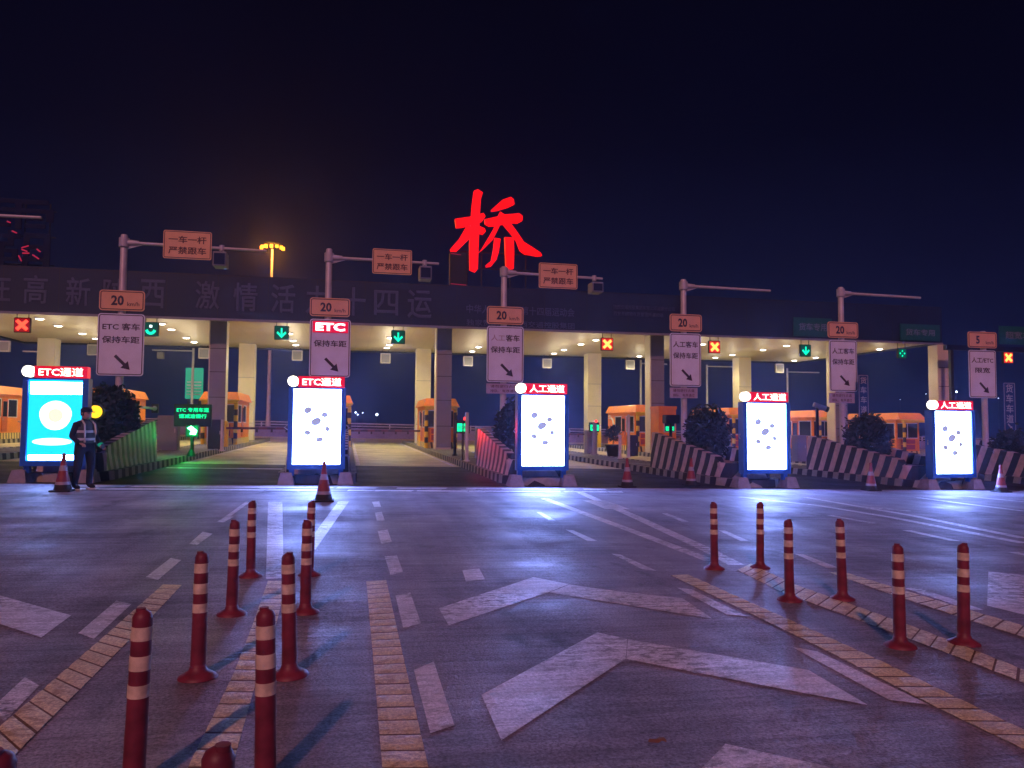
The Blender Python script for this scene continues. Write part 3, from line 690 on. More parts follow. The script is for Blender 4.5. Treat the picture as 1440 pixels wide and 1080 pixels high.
for X, Y, r, h_, lb in ((-6.6, 23.7, .70, 2.15, 'dark domed shrub behind the amber warning lamp'), (5.15, 23.6, .62, 2.05, 'dark shrub rising behind the red-lit striped wall'),
                        (11.5, 23.3, .68, 2.1, 'bushy dark shrub in the tall striped wall behind a cone'), (17.65, 23.6, .68, 2.0, 'dark shrub under the blue truck lane sign'),
                        (-.72, 24.0, .6, 1.9, 'dark shrub hidden behind the brightest kiosk'), (23.6, 23.6, .66, 1.6, 'low dark shrub near the right edge beyond the 5 km/h sign')):
    shrub(X, Y, r, h_, lb)

# ================================================================== SIGN POLES
ETC_red = emi('etc_led_field', (1.0, .0, .05), .8); ETC_t = emi('etc_led_text', (1.0, .85, .8), 3.0)
M_ink = pbr('sign_ink', (.035, .025, .06), .5); M_inkb = pbr('brown_ink', (.10, .03, .03), .5); M_ghost = pbr('faded_ink', (.42, .37, .45), .5)
M_plum = pbr('aged_plate', (.42, .34, .42), .5, 0, .1)
YS = 25.4
def arrow_poly(s_):
    c, q = math.cos(R_(-45)), math.sin(R_(-45))
    pts = [(-.5, .075), (.12, .075), (.12, .24), (.5, 0), (.12, -.24), (.12, -.075), (-.5, -.075)]
    return [((x * c - z * q) * s_, (x * q + z * c) * s_) for x, z in pts]
def sign_pole(label, px, ytop, ybase_px, speed, lane, arm=None, aplate=None, acam=None, sub=None, kind='', pr=None):
    pb = P(px, ytop, YS); gb = gz(pb.x, YS) + IH; t = thing('sign_pole', label, 'sign pole', (pb.x, YS, gb), 0, 'lane sign poles on the islands')
    ht = pb.z - gb; r_ = .115
    MB().lathe([(.22, 0), (.22, .03), (r_ + .01, .05), (r_, .3), (r_ - .015, ht - .03), (r_ - .03, ht)], 18).build('pole', M_pale, t)
    MB().box((-.36, -.36, 0), (.36, .36, .025)).build('base_plate', M_pale, t)
    def rel(x, y, yy=YS - .15): q = P(x, y, yy); return Vector((q.x - pb.x, q.y - YS, q.z - gb))
    if speed:
        (x0, x1, y0, y1), num = speed; a = rel(x0, y0); b = rel(x1, y1); c = (a + b) / 2; wd, hh = b.x - a.x, a.z - b.z
        s_ = plate_mb(wd, hh, .09).build('speed_plate', M_orsh, t, c); ring_mb(wd - .06, hh - .06, .07, .028).build('border', M_inkb, s_)
        text(num, M_ink, s_, 'number', (-wd * .10 if num == '20' else -wd * .16, -.001, 0), wd * (.28 if num == '20' else .13), hh * .50, .03, .004)
        text('km/h', M_inkb, s_, 'unit', (wd * .25, -.001, -hh * .16), wd * .27, hh * .2, .01, .004)
    if lane:
        (x0, x1, y0, y1), rows = lane; a = rel(x0, y0); b = rel(x1, y1); c = (a + b) / 2; wd, hh = b.x - a.x, a.z - b.z
        s_ = plate_mb(wd, hh, .09).build('lane_plate', M_lilac, t, c); ring_mb(wd - .06, hh - .06, .07, .026).build('border', M_ink, s_)
        for k, row in enumerate(rows):
            zc = hh * (.29 - .21 * k)
            if row == '[ETC]':
                f_ = MB().box((-wd * .43, -.03, zc - hh * .02), (wd * .43, -.002, zc + hh * .17)).build('led_panel', ETC_red, s_)
                text('ETC', ETC_t, f_, 'lettering', (0, -.031, zc + hh * .075), wd * .72, hh * .14, .04, .006); continue
            if row.startswith('~'):
                text(row[1:3], M_ghost, s_, 'faded_lettering', (-wd * .2, -.001, zc), wd * .38, hh * .11, .012, .003); text(row[3:], M_ink, s_, 'lettering', (wd * .2, -.001, zc), wd * .38, hh * .12, .02, .004); continue
            text(row, M_ink, s_, 'lettering', (0, -.001, zc), wd * .8 if len(row) > 3 else wd * .55, hh * .115, .018, .004)
        MB().prism([(x + wd * .05, z - hh * .29) for x, z in arrow_poly(wd * .46)], -.005, -.0005).build('arrow', M_ink, s_)
    if sub:
        (x0, x1, y0, y1), rows = sub; a = rel(x0, y0); b = rel(x1, y1); c = (a + b) / 2; wd, hh = b.x - a.x, a.z - b.z
        s_ = MB().box((-wd / 2, 0, -hh / 2), (wd / 2, .02, hh / 2)).build('notice_plate', M_plum, t, c)
        for k, row in enumerate(rows): text(row, M_inkb, s_, 'lettering', (0, -.001, hh * (.23 - .46 * k)), wd * .78, hh * .3, .012, .003)
    if arm:
        (xa, ya, xb, yb) = arm; a = rel(xa, ya, YS); b = rel(xb, yb, YS); a.y = b.y = 0; b.z = a.z + .0 * 0 + (b.z - a.z) * 1
        MB().tube([Vector((-.14, 0, a.z)), b], [.055, .045], 12).build('arm', M_pale, t)
        MB().lathe([(.15, -.14), (.15, .14)], 16, (0, 0, a.z)).tube([(.1, 0, a.z), (.42, 0, a.z)], [.10, .075], 12).add([(.1, -.012, a.z - .2), (.55, -.012, a.z - .05), (.1, -.012, a.z - .05), (.1, .012, a.z - .2), (.55, .012, a.z - .05), (.1, .012, a.z - .05)], [(0, 1, 2), (3, 5, 4), (0, 3, 4, 1), (1, 4, 5, 2), (2, 5, 3, 0)]).build('clamp', M_pale, t)
        if aplate:
            x0, x1, y0, y1 = aplate; p0 = rel(x0, y0, YS - .1); p1 = rel(x1, y1, YS - .1); c = (p0 + p1) / 2; wd, hh = p1.x - p0.x, p0.z - p1.z
            s_ = plate_mb(wd, hh, .06).build('warning_plate', M_orsh, t, c); ring_mb(wd - .05, hh - .05, .05, .022).build('border', M_inkb, s_)
            text('一车一杆', M_inkb, s_, 'lettering', (0, -.001, hh * .19), wd * .78, hh * .26, .018, .004); text('严禁跟车', M_inkb, s_, 'lettering', (0, -.001, -hh * .2), wd * .78, hh * .27, .018, .004)
        if acam:
            x0, y0, x1, y1 = acam; p0 = rel(x0, y0, YS); p1 = rel(x1, y1, YS); cx = (p0.x + p1.x) / 2
            k_ = MB().tube([(cx, 0, p0.z + .12), (cx, 0, p0.z - .02)], .02, 6).box((cx - .2, -.42, p1.z), (cx + .2, .12, p0.z - .02), 0, .02); k_.build('camera', M_grey, t)
            MB().box((cx - .16, -.44, p1.z + .05), (cx + .16, -.421, p0.z - .08)).build('lens_window', M_glass, t)
            MB().lathe([(.075, -.09), (.075, .09)], 12, (cx, 0, b.z + (b.x - cx) * .012)).build('collar', M_pale, t)
    return t, pb, gb
sign_pole('sign pole off the left edge, only its overhead arm tip in view', -125, 285, 0, None, None, arm=(-125, 297, 58, 306))
sign_pole('sign pole reading ETC 客车, its arm reaching toward the amber lamp', 175, 330, 640, ((140, 203, 407, 438), '20'), ((138, 201, 440, 529), ['ETC 客车', '保持车距']), arm=(175, 341, 375, 353), aplate=(230, 297, 323, 366), acam=(303, 356, 320, 378))
sign_pole('sign pole with a red lit ETC panel above its lane plate', 463, 350, 650, ((436, 492, 418, 446), '20'), ((436, 492, 448, 531), ['[ETC]', '保持车距']), arm=(463, 362, 617, 371), aplate=(524, 579, 349, 387), acam=(588, 376, 606, 396))
sign_pole('sign pole under the glowing red character, left characters of its plate faded', 709, 375, 660, ((685, 736, 430, 457), '20'), ((685, 736, 458, 538), ['~人工客车', '保持车距']), arm=(709, 383, 847, 392), aplate=(758, 812, 369, 407), acam=(825, 398, 846, 414), sub=((684, 733, 539, 554), ['请勿逆行占道', '排队、有序通过']))
sign_pole('sign pole with a bare arm, between the amber crosses', 961, 393, 640, ((942, 987, 441, 467), '20'), ((942, 986, 468, 544), ['人工客车', '保持车距']), arm=(961, 402, 1083, 409), sub=((942, 981, 545, 560), ['请勿逆行占道', '排队、有序通过']))
sign_pole('sign pole with a bare arm beside the vertical blue sign', 1182, 404, 650, ((1164, 1207, 452, 476), '20'), ((1166, 1206, 478, 551), ['人工客车', '保持车距']), arm=(1182, 412, 1294, 419), sub=((1166, 1202, 552, 567), ['请勿逆行占道', '排队、有序通过']))
sign_pole('sign pole with a 5 km/h plate and no arm', 1382, 466, 650, ((1361, 1402, 466, 490), '5'), ((1362, 1402, 492, 560), ['人工/ETC', '限宽']))

# vertical blue lane signs
for (x0, x1, y0, y1, YY, lb) in ((1207, 1222, 527, 592, 24.9, 'narrow vertical blue sign reading downward beside the fifth lane sign'), (1411, 1429, 538, 606, 24.9, 'narrow vertical blue sign at the far right below the red cross')):
    a = P(x0, y0, YY); b = P(x1, y1, YY); c = (a + b) / 2; t = thing('lane_name_sign', lb, 'sign', (c.x, YY, gz(c.x, YY) + IH), 0, 'vertical blue signs')
    wd, hh = b.x - a.x, a.z - b.z; zc = c.z - gz(c.x, YY) - IH
    p_ = MB().box((-wd / 2, 0, zc - hh / 2), (wd / 2, .03, zc + hh / 2)).build('panel', M_bluesign, t)
    ring_mb(wd - .02, hh - .02, .02, .018).build('border', M_navytext if 0 else M_pale, p_, (0, 0, zc))
    for k, ch in enumerate('货车车道'): text(ch, M_pale, p_, 'lettering', (0, -.001, zc + hh * (.38 - .21 * k)), wd * .62, wd * .62, .01, .004)
    MB().prism([(x, z + zc - hh * .41) for x, z in arrow_poly(wd * .55)], -.005, -.0005).build('arrow', M_pale, p_)
    MB().tube([(0, .06, 0), (0, .06, zc + hh / 2)], .035, 8).build('post', M_dark, t)

# ================================================================== BOOTHS
m_in = emi('booth_interior_light', (1.0, .72, .42), .9)
M_seat = pbr('red_seat', (.35, .05, .06), .7); M_wht = pbr('white_trim', (.62, .58, .55), .5)
def booth(X, label):
    Y0 = 43.4; L = 4.9; w2 = .88; t = thing('toll_booth', label, 'toll booth', (X, Y0, gz(X, Y0) + IH), 0, 'orange toll booths on the islands')
    MB().box((-w2, 0, 0), (w2, L, .34)).build('base', M_bbase, t)
    b = MB()
    z1, z2, z3 = .34, 1.15, 2.15
    b.box((-w2 + .02, .02, z1), (w2 - .02, L - .02, z2))                       # lower wall
    for x0, x1, y0, y1 in ((-w2 + .02, -w2 + .14, .02, .14), (w2 - .14, w2 - .02, .02, .14), (-w2 + .02, -w2 + .14, L - .14, L - .02), (w2 - .14, w2 - .02, L - .14, L - .02),
                           (-w2 + .02, -w2 + .10, 1.5, 2.3), (w2 - .10, w2 - .02, 1.5, 2.3), (-w2 + .02, -w2 + .10, 3.5, L - .14), (w2 - .10, w2 - .02, 3.5, L - .14)):
        b.box((x0, y0, z2), (x1, y1, z3))
    b.box((-w2 + .02, .02, z3), (w2 - .02, L - .02, z3 + .22)); b.build('wall', M_orange, t)
    r = MB(); e_ = .12
    r.add([(-w2 - e_, -.55, 2.36), (w2 + e_, -.55, 2.36), (w2 + e_, L + .1, 2.36), (-w2 - e_, L + .1, 2.36), (-w2 + .05, -.1, 2.80), (w2 - .05, -.1, 2.80), (w2 - .05, L - .1, 2.80), (-w2 + .05, L - .1, 2.80)],
          [(0, 3, 2, 1), (4, 5, 6, 7), (0, 1, 5, 4), (1, 2, 6, 5), (2, 3, 7, 6), (3, 0, 4, 7)])
    rf = r.build('roof', M_orange, t); MB().box((-w2 - e_ - .01, -.57, 2.30), (w2 + e_ + .01, -.5, 2.375)).box((-w2 + .1, -.48, 2.2), (w2 - .1, -.40, 2.30)).build('fascia_strip', M_yellow, rf)
    for nm, a_, b_ in (('window', (-w2 + .14, .04, z2), (w2 - .14, .06, z3)), ('window', (-w2 + .03, .14, z2), (-w2 + .05, 1.5, z3)), ('window', (w2 - .05, .14, z2), (w2 - .03, 1.5, z3)),
                       ('window', (-w2 + .03, 2.3, z2), (-w2 + .05, 3.5, z3)), ('window', (w2 - .05, 2.3, z2), (w2 - .03, 3.5, z3))):
        wn = MB().box(a_, b_).build(nm, M_glass, t)
        f_ = MB()
        if b_[0] - a_[0] > .5: f_.box((a_[0], .015, z2), (b_[0], .038, z2 + .05)).box((a_[0], .015, z3 - .05), (b_[0], .038, z3)).box((-.025, .015, z2), (.025, .038, z3))
        else:
            s_ = -1 if a_[0] < 0 else 1; x0 = s_ * (w2 - .026); x1 = s_ * (w2 - .002)
            f_.box((x0, a_[1], z2), (x1, b_[1], z2 + .05)).box((x0, a_[1], z3 - .05), (x1, b_[1], z3)).box((x0, a_[1], z2), (x1, a_[1] + .05, z3)).box((x0, b_[1] - .05, z2), (x1, b_[1], z3))
        f_.build('frame', M_wht, wn)
    for s_ in (-1, 1):
        d_ = MB().box((s_ * (w2 - .015), 1.56, .40), (s_ * (w2 + .012), 2.24, 2.12)).build('door', M_orange_d, t)
        MB().box((s_ * (w2 + .013), 1.66, 1.2), (s_ * (w2 + .02), 2.14, 2.0)).build('pane', M_glass, d_); MB().tube([(s_ * (w2 + .04), 1.62, 1.0), (s_ * (w2 + .04), 1.62, 1.14)], .015, 6).build('handle', M_pale, d_)
    MB().box((-.55, .4, 1.16), (.55, .9, 1.30)).box((-.3, .5, 1.30), (.05, .58, 1.62)).build('desk', M_wht, t)
    MB().box((-.5, -.03, .45), (.5, .015, .75)).box((-.5, -.03, .82), (.5, .015, 1.08)).build('front_panel', M_seat, t)
    MB().box((-w2 + .3, -.42, 2.29), (w2 - .3, -.22, 2.355)).build('visor_lamp', m_in, t)
    return t
BL = ['orange toll booth at the far left edge behind the cyan kiosk', 'orange toll booth left of the first lane sign pole', 'orange toll booth just right of the first grey column', 'toll booth almost hidden by the brightest kiosk', 'bright orange booth beside the column in the middle of the plaza', 'toll booth hidden behind the third kiosk', 'orange booth with white swirl behind the potted plant', 'orange booth whose roof shows above a dark shrub', 'orange booth with pale fascia right of the fourth kiosk', 'orange booth with a yellow banded post behind the blue vertical sign']
for X, lb in zip(ISL, BL):
    b = booth(X, lb)
    x = b
# white swirl on the flank of two booths
for X in (17.6, 35.4):
    bt = [o for o in bpy.data.objects if o.name.startswith('toll_booth') and abs(o.location.x - X) < .1][0]
    pts = [(-.93, 4.7, 2.0), (-.93, 4.3, 2.06), (-.93, 3.9, 1.94), (-.93, 3.7, 1.6), (-.93, 3.62, 1.2)]
    pts = [(-.885, y, z) for _, y, z in pts]
    MB().tube(pts, [.02, .05, .06, .05, .015], 8).tube([(-.885, 4.75, 2.12), (-.885, 4.5, 2.2), (-.885, 4.15, 2.16)], [.02, .04, .02], 8).build('swirl', M_wht, bt)

# yellow-black guard frames in front of the booths
gf = None
GL = ['guard frame at the far left edge', 'guard frame left of the first sign pole', 'yellow and black banded guard frame right of the first column', 'guard frame behind the brightest kiosk', 'yellow and black guard frame beside the middle column', 'guard frame behind the third kiosk', 'yellow and black guard frame behind the potted plant', 'guard frame under the dark shrub\'s booth', 'guard frame right of the fourth kiosk', 'yellow and black guard frame nearest the outermost kiosk']
for X, lb in zip(ISL, GL):
    loc = (X, 42.7 + (.35 if X in (-6.65, 5.1, 17.6) else 0), 0); loc = (X, loc[1], gz(X, loc[1]) + IH)
    if gf is None:
        gf = thing('guard_frame', lb, 'guard frame', loc, 0, 'yellow and black guard frames at the booths')
        for s_ in (-1, 1): MB().lathe([(.10, 0), (.10, 2.18)], 14, (s_ * .82, 0, 0)).build('post', M_yb, gf)
        MB().box((-.92, -.08, 2.18), (.92, .08, 2.36), 0, .02).build('crossbar', M_yellow, gf)
    else: dup(gf, loc, lb)

# small equipment kiosk in front of column: orange cabin
q = G(925, 652); X, Y = 16.75, 39.0
t = thing('equipment_cabin', 'plain orange cabin with a green display in its window, before the column', 'cabin', (X, Y, gz(X, Y) + IH))
MB().box((-.35, 0, 0), (.68, 1.2, .36)).build('base', M_bbase, t); MB().box((-.33, .02, .36), (.66, 1.18, 2.45)).box((-.36, -.02, 2.45), (.69, 1.22, 2.62)).build('wall', M_orange, t)
wn = MB().box((-.02, -.004, 1.25), (.56, .019, 2.1)).build('window', M_glass, t)
MB().box((-.06, -.012, 1.2), (-.021, .019, 2.15)).box((.561, -.012, 1.2), (.60, .019, 2.15)).box((-.02, -.012, 2.101), (.56, .019, 2.15)).box((-.02, -.012, 1.2), (.56, .019, 1.249)).build('frame', M_wht, wn)
MB().box((.05, -.02, 1.3), (.52, -.005, 1.52)).build('display', m_green_led, wn)
text('正在通行', M_black, wn, 'lettering', (.285, -.021, 1.41), .4, .12, .01, .002)

# ================================================================== BARRIER GATES
def gate(X, Y, side, ln, label, hz=1.1):
    t = thing('barrier_gate', label, 'barrier gate', (X, Y, gz(X, Y) + IH), 0, 'lane barrier gates')
    MB().box((-.17, -.17, 0), (.17, .17, 1.15), 0, .03).lathe([(.17, 0), (.15, .08), (.06, .13)], 14, (0, 0, 1.15)).build('housing', M_yellow, t)
    MB().box((side * .1, -.23, .86), (side * ln, -.18, .97)).build('boom', stripes('boom_stripes', (.12, .03, .05), (.03, .02, .04), (1, 0, 0), .8), t)
    f_ = MB()
    for k in range(5): x = side * (ln * (.2 + .17 * k)); f_.box((x - .05, -.215, .72), (x + .05, -.2, .86))
    f_.build('fringe', M_black, t)
gate(4.35, 46.5, -1, 4.2, 'yellow barrier gate lowered across the lane by the middle booth')
gate(-7.3 + 1.45, 39.5, 1, 4.1, 'barrier gate lowered across the lane behind the green LED board')
gate(16.8, 50.5, -1, 4.0, 'barrier gate deep in the lane left of the potted plant')
gate(22.9, 47.5, -1, 4.0, 'barrier gate deep in the lane behind the fourth lane sign')

# ================================================================== LED boards, lamps and small posts
def facing(px, py, Y): p = P(px, py, Y); return p
# green LED board of lane one
YY = 30.5; a = P(245, 568, YY); b = P(297, 600, YY); c = (a + b) / 2; g0 = gz(c.x, YY) + IH
t = thing('led_board', 'black LED board with two rows of green characters on the first island', 'LED board', (c.x, YY, g0))
wd, hh, zc = b.x - a.x, a.z - b.z, c.z - g0
MB().box((-wd / 2, 0, zc - hh / 2), (wd / 2, .14, zc + hh / 2), 0, .02).build('housing', M_black, t)
text('ETC 专用车道', m_green_led, t, 'lettering', (0, -.003, zc + hh * .24), wd * .86, hh * .20, .02, .006); text('请减速慢行', m_green_led, t, 'lettering', (0, -.003, zc - hh * .04), wd * .74, hh * .20, .02, .006)
MB().tube([(0, .07, 0), (0, .07, zc - hh / 2)], .06, 10).box((-.2, -.1, 0), (.2, .25, .03)).build('post', M_dark, t)
q = P(270, 606, YY - 1.2); g0 = gz(q.x, YY - 1.2) + IH
t = thing('pass_lamp', 'blazing green pass lamp on a short post below the LED board', 'signal lamp', (q.x, YY - 1.2, g0)); z0 = q.z - g0
MB().box((-.22, .02, z0 - .22), (.22, .14, z0 + .22), 0, .02).build('housing', M_black, t)
MB().lathe([(.03, 0), (.045, z0 - .22)], 10).lathe([(.18, 0), (.06, .25)], 12).build('post', M_dark, t)
MB().prism([(x, z + z0) for x, z in [(-.17, .10), (-.03, .18), (.17, .02), (.12, -.14), (-.08, -.12), (-.03, 0)]], -.01, .019).build('lens', emi('pass_green', (.25, 1.0, .45), 9.0), t)
ld = bpy.data.lights.new('pass_glow', 'POINT'); ld.energy = 75; ld.color = (.0, 1.0, .16); ld.shadow_soft_size = .12; lo = bpy.data.objects.new('pass_glow', ld); COL.objects.link(lo); lo.location = (q.x, YY - 1.75, q.z)
# big green backlit panel with a pole before it
YY = 62.0; a = P(261, 517, YY); b = P(285, 561, YY); c = (a + b) / 2; g0 = gz(c.x, YY)
t = thing('green_panel_sign', 'tall green lit panel seen through the first lane', 'sign', (c.x, YY, g0)); wd, hh, zc = b.x - a.x, a.z - b.z, c.z - g0
MB().box((-wd / 2, 0, zc - hh / 2), (wd / 2, .12, zc + hh / 2), 0, .04).build('panel', emi('panel_green', (.01, .42, .24), .75), t)
rw = MB()
for k in range(5): rw.box((-wd * .4, -.01, zc + hh * (.02 - .1 * k)), (wd * .4, -.001, zc + hh * (.06 - .1 * k)))
rw.build('text_rows', M_pale, t); MB().box((-wd * .35, .04, 0), (-wd * .25, .1, zc - hh / 2)).box((wd * .25, .04, 0), (wd * .35, .1, zc - hh / 2)).build('post', M_dark, t)
# camera poles behind the canopy
def campole(px, yt, xa, ya, YY, label, cam_=True):
    p = P(px, yt, YY); g0 = gz(p.x, YY) + (IH if YY < 60 else 0); t = thing('camera_pole', label, 'camera pole', (p.x, YY, g0), 0, 'thin camera poles beyond the booths'); ht = p.z - g0
    MB().lathe([(.10, 0), (.08, ht)], 12).build('pole', M_pale, t)
    e_ = P(xa, ya, YY); zz = e_.z - g0; ln = e_.x - p.x; zz = min(zz, ht - .1)
    MB().tube([(0, 0, zz), (ln, 0, zz)], .05, 8).build('arm', M_pale, t)
    if cam_: MB().box((ln * .78 - .22, -.3, zz - .62), (ln * .78 + .22, .1, zz - .15), 0, .03).box((ln * .78 - .02, -.05, zz - .2), (ln * .78 + .02, .02, zz)).build('camera', M_grey, t)
campole(272, 489, 214, 492, 57.5, 'thin camera pole before the green lit panel')
campole(55, 488, 32, 494, 57.5, 'thin camera pole above the cyan kiosk', False)
campole(994, 513, 1032, 516, 57.5, 'thin camera pole right of the fourth lane sign', False)
campole(1107, 518, 1152, 524, 57.5, 'thin camera pole right of the fourth kiosk header', False)
campole(901, 503, 938, 512, 57.5, 'thin camera pole beside the lit column behind the plant', False)
# CCTV on a post near the fourth kiosk
def post_obj(name, label, cat, px, yt, Y, r, mat, extra=None, group=None):
    p = P(px, yt, Y); g0 = gz(p.x, Y) + IH; t = thing(name, label, cat, (p.x, Y, g0), 0, group); ht = p.z - g0
    MB().lathe([(r * 1.8, 0), (r * 1.8, .04), (r, .06), (r, ht)], 12).build('post', mat, t)
    if extra: extra(t, ht)
    return t
post_obj('cctv_camera', 'grey CCTV camera tilted down on a post left of the fifth lane sign', 'camera', 1149, 573, 27.5, .06, M_dark,
         lambda t, h: (MB().tube([(-.22, -.1, h + .12), (.26, -.22, h - .06)], .10, 10).build('camera_body', M_pale, t), MB().tube([(.24, -.215, h - .055), (.33, -.24, h - .09)], .115, 10).build('hood', M_dark, t)))
post_obj('cctv_camera', 'dark CCTV camera on a post left of the fourth sign pole', 'camera', 943, 588, 27.0, .06, M_dark,
         lambda t, h: (MB().box((-.3, -.3, h - .2), (.25, .1, h + .12), 0, .03).build('camera_body', M_dark, t),))
def redgreen(t, h):
    MB().box((-.26, -.02, h - .5), (.26, .14, h), 0, .02).build('housing', M_black, t)
    MB().box((-.22, -.035, h - .42), (.22, -.021, h - .12)).build('display', m_green_led, t)
    MB().lathe([(.07, 0), (.07, .1), (.03, .13)], 10, (.1, .05, h)).build('beacon', emi('beacon_red', (1.0, .05, .05), 2.5), t)
    text('绿灯通行', M_black, t, 'lettering', (0, -.037, h - .27), .36, .12, .01, .002)
post_obj('fee_display', 'green fee display with a red beacon, before the middle column', 'fee display', 651, 591, 28.8, .045, M_dark, redgreen, 'green fee displays')
ld = bpy.data.lights.new('wall_red_spot', 'SPOT'); ld.spot_size = R_(30); ld.spot_blend = .8; ld.energy = 330; ld.color = (1.0, .02, .05); ld.shadow_soft_size = .07; lo = bpy.data.objects.new('wall_red_spot', ld); COL.objects.link(lo); q_ = P(645, 600, 28.0); lo.location = (3.5, 28.4, q_.z); lo.rotation_euler = (Vector((4.6, 23.2, .75)) - Vector((3.5, 28.4, q_.z))).to_track_quat('-Z', 'Y').to_euler()  # red spot added beside the beacon, aimed to redden the crash wall
post_obj('fee_display', 'green fee display on a grey cabinet left of the orange swirl booth', 'fee display', 836, 594, 37.5, .12, M_grey, redgreen, 'green fee displays')
post_obj('fee_display', 'small green fee display at the edge of the fourth kiosk', 'fee display', 1047, 592, 33.0, .045, M_dark, redgreen, 'green fee displays')
def redsig(t, h):
    MB().box((-.12, -.02, h - .34), (.12, .12, h), 0, .02).build('housing', M_black, t); MB().lathe([(.085, 0), (.085, .02), (.05, .05)], 12, (0, 0, 0)).build('lens', emi('beacon_red', (1.0, .05, .05), 2.5), t)
    l_ = kids(t)[-1]; l_.rotation_euler = (R_(90), 0, 0); l_.location = (0, -.02, h - .17)
post_obj('red_signal', 'small red signal lamp on a post left of the green LED board', 'signal lamp', 218, 568, 31.5, .05, M_pale, redsig)
# rows of plain guard posts and cabinets
PL = [(640, 580, 33.5, 'slim dark bollard before the middle column'), (657, 580, 28.5, 'tall pale post between the middle column and red-lit wall'), (884, 583, 34.5, 'pale post right of the potted plant'),
      (872, 612, 33.0, 'short pale post beside the potted plant'), (313, 590, 34.5, 'pale post before the first column')]
for px, yt, Y, lb in PL: post_obj('bollard', lb, 'bollard', px, yt, Y, .07, M_pale if px != 640 else M_dark, None, 'posts on the islands')
def cab(px, yt, Y, w_, label, mat):
    p = P(px, yt, Y); g0 = gz(p.x, Y) + IH; h = p.z - g0; t = thing('equipment_cabinet', label, 'cabinet', (p.x, Y, g0), 0, 'equipment cabinets on the islands')
    MB().box((-w_ / 2, 0, 0), (w_ / 2, .55, h), 0, .02).build('body', mat, t); d_ = MB().box((-w_ / 2 + .04, -.015, .08), (w_ / 2 - .04, -.001, h - .06)).build('door', mat, t)
    MB().box((w_ / 2 - .12, -.03, h * .5), (w_ / 2 - .09, -.016, h * .62)).build('handle', M_pale, d_)
cab(303, 590, 36.5, .62, 'dark grey cabinet at the foot of the first column', M_dark); cab(892, 612, 36.0, .42, 'dark cabinet between the plant and the column', M_dark)
cab(833, 605, 38.5, .55, 'pinkish grey cabinet at the right edge of the third kiosk', M_grey); cab(686, 600, 31.0, .9, 'cabinet behind the red-lit crash wall', M_grey); cab(236, 584, 34.5, .8, 'grey cabinet left of the green LED board', M_grey)
cab(1020, 608, 36.0, .6, 'cabinet behind the shrub left of the fourth kiosk', M_grey); cab(1128, 612, 33.0, .5, 'cabinet right of the fourth kiosk', M_grey)

# potted plant
q = G(862, 642, IH); t = thing('potted_plant', 'leafy plant in a dark pot on the island by the orange booth', 'plant', (q.x, q.y, gz(q.x, q.y) + IH))
MB().lathe([(.26, 0), (.36, .5), (.39, .52), (.39, .58), (.33, .58)], 20).build('pot', M_dark, t)
MB().tube([(0, 0, .5), (.03, 0, 1.0)], [.03, .02], 6).build('stem', M_trunk, t); m = MB()
for i in range(420):
    a = random.uniform(0, 6.28); c = random.uniform(-1, 1); rr = random.uniform(.5, 1); s_ = math.sqrt(1 - c * c)
    p = Vector((.44 * rr * s_ * math.cos(a), .44 * rr * s_ * math.sin(a), 1.12 + .42 * rr * c)); u = (p - Vector((0, 0, .8))).normalized(); v = u.cross(Vector((0, 0, 1))).normalized(); L_ = random.uniform(.08, .16)
    m.add([p - u * L_, p + v * L_ * .28, p + u * L_ - Vector((0, 0, .04)), p - v * L_ * .28], [(0, 1, 2, 3)])
m.build('foliage', M_leaf, t, fix=False)

# ================================================================== DELINEATOR POSTS
dp = None
def delin():
    t = thing('delineator_post', 'x', 'delineator post', (0, 0, 0), 0, 'flexible red delineator posts on the road'); h = .75; s_ = 24
    MB().lathe([(.115, 0), (.112, .012), (.085, .028), (.055, .045), (.046, .07)], 28).build('base', M_red, t)
    def rad(z): return .046 - .006 * (z / h)
    zs = [(.07, h * .52, 0), (h * .59, h * .67, 0), (h * .75, h * .835, 0), (h * .91, h - .03, 0)]
    b = MB(); prof = [(.0455, .065), (.0455, .07)]
    for i in range(40): z = .07 + (h - .03 - .07) * i / 39; prof.append((rad(z) * (1.0 if i % 2 else .985), z))
    prof += [(rad(h) * .8, h - .012), (rad(h) * .3, h)]
    b.lathe(prof, s_); 
    b.lathe([(.02, h - .02), (.02, h + .006)], 8, (.012, 0, 0)).build('body', M_red, t)
    for z0, z1 in ((h * .52, h * .59), (h * .67, h * .75), (h * .835, h * .91)):
        MB().lathe([(rad(z0) + .0015, z0), (rad(z1) + .0015, z1)], s_).build('reflective_band', M_band, t)
    return t
DP = [(355, 704, 'farthest red post of the row nearest the left dashes'), (329, 731, 'second farthest red post of the outer left row'), (283, 776, 'middle red post of the outer left row'), (195, 856, 'large red post cut by the bottom edge, outer left row'), (-4, 1052, 'red post barely peeking in at the bottom left corner'),
      (437, 704, 'farthest red post, half hidden in front of the cone'), (432, 731, 'red post overlapping the farthest one of the inner left row'), (411, 776, 'tall middle red post of the inner left row'), (379, 855, 'large red post of the inner left row, base below the frame'), (304, 1043, 'red post with only its cap showing at the bottom edge'),
      (1004, 706, 'farthest red post at the left of the right-hand group'), (1068, 706, 'farthest red post beside the white screen reflection'), (1109, 730, 'red post standing on the yellow strip, middle pair'), (1183, 730, 'slightly pale red post, outer one of the middle pair'), (1263, 765, 'near red post of the right-hand group, inner one'), (1352, 764, 'nearest red post at the far right')]
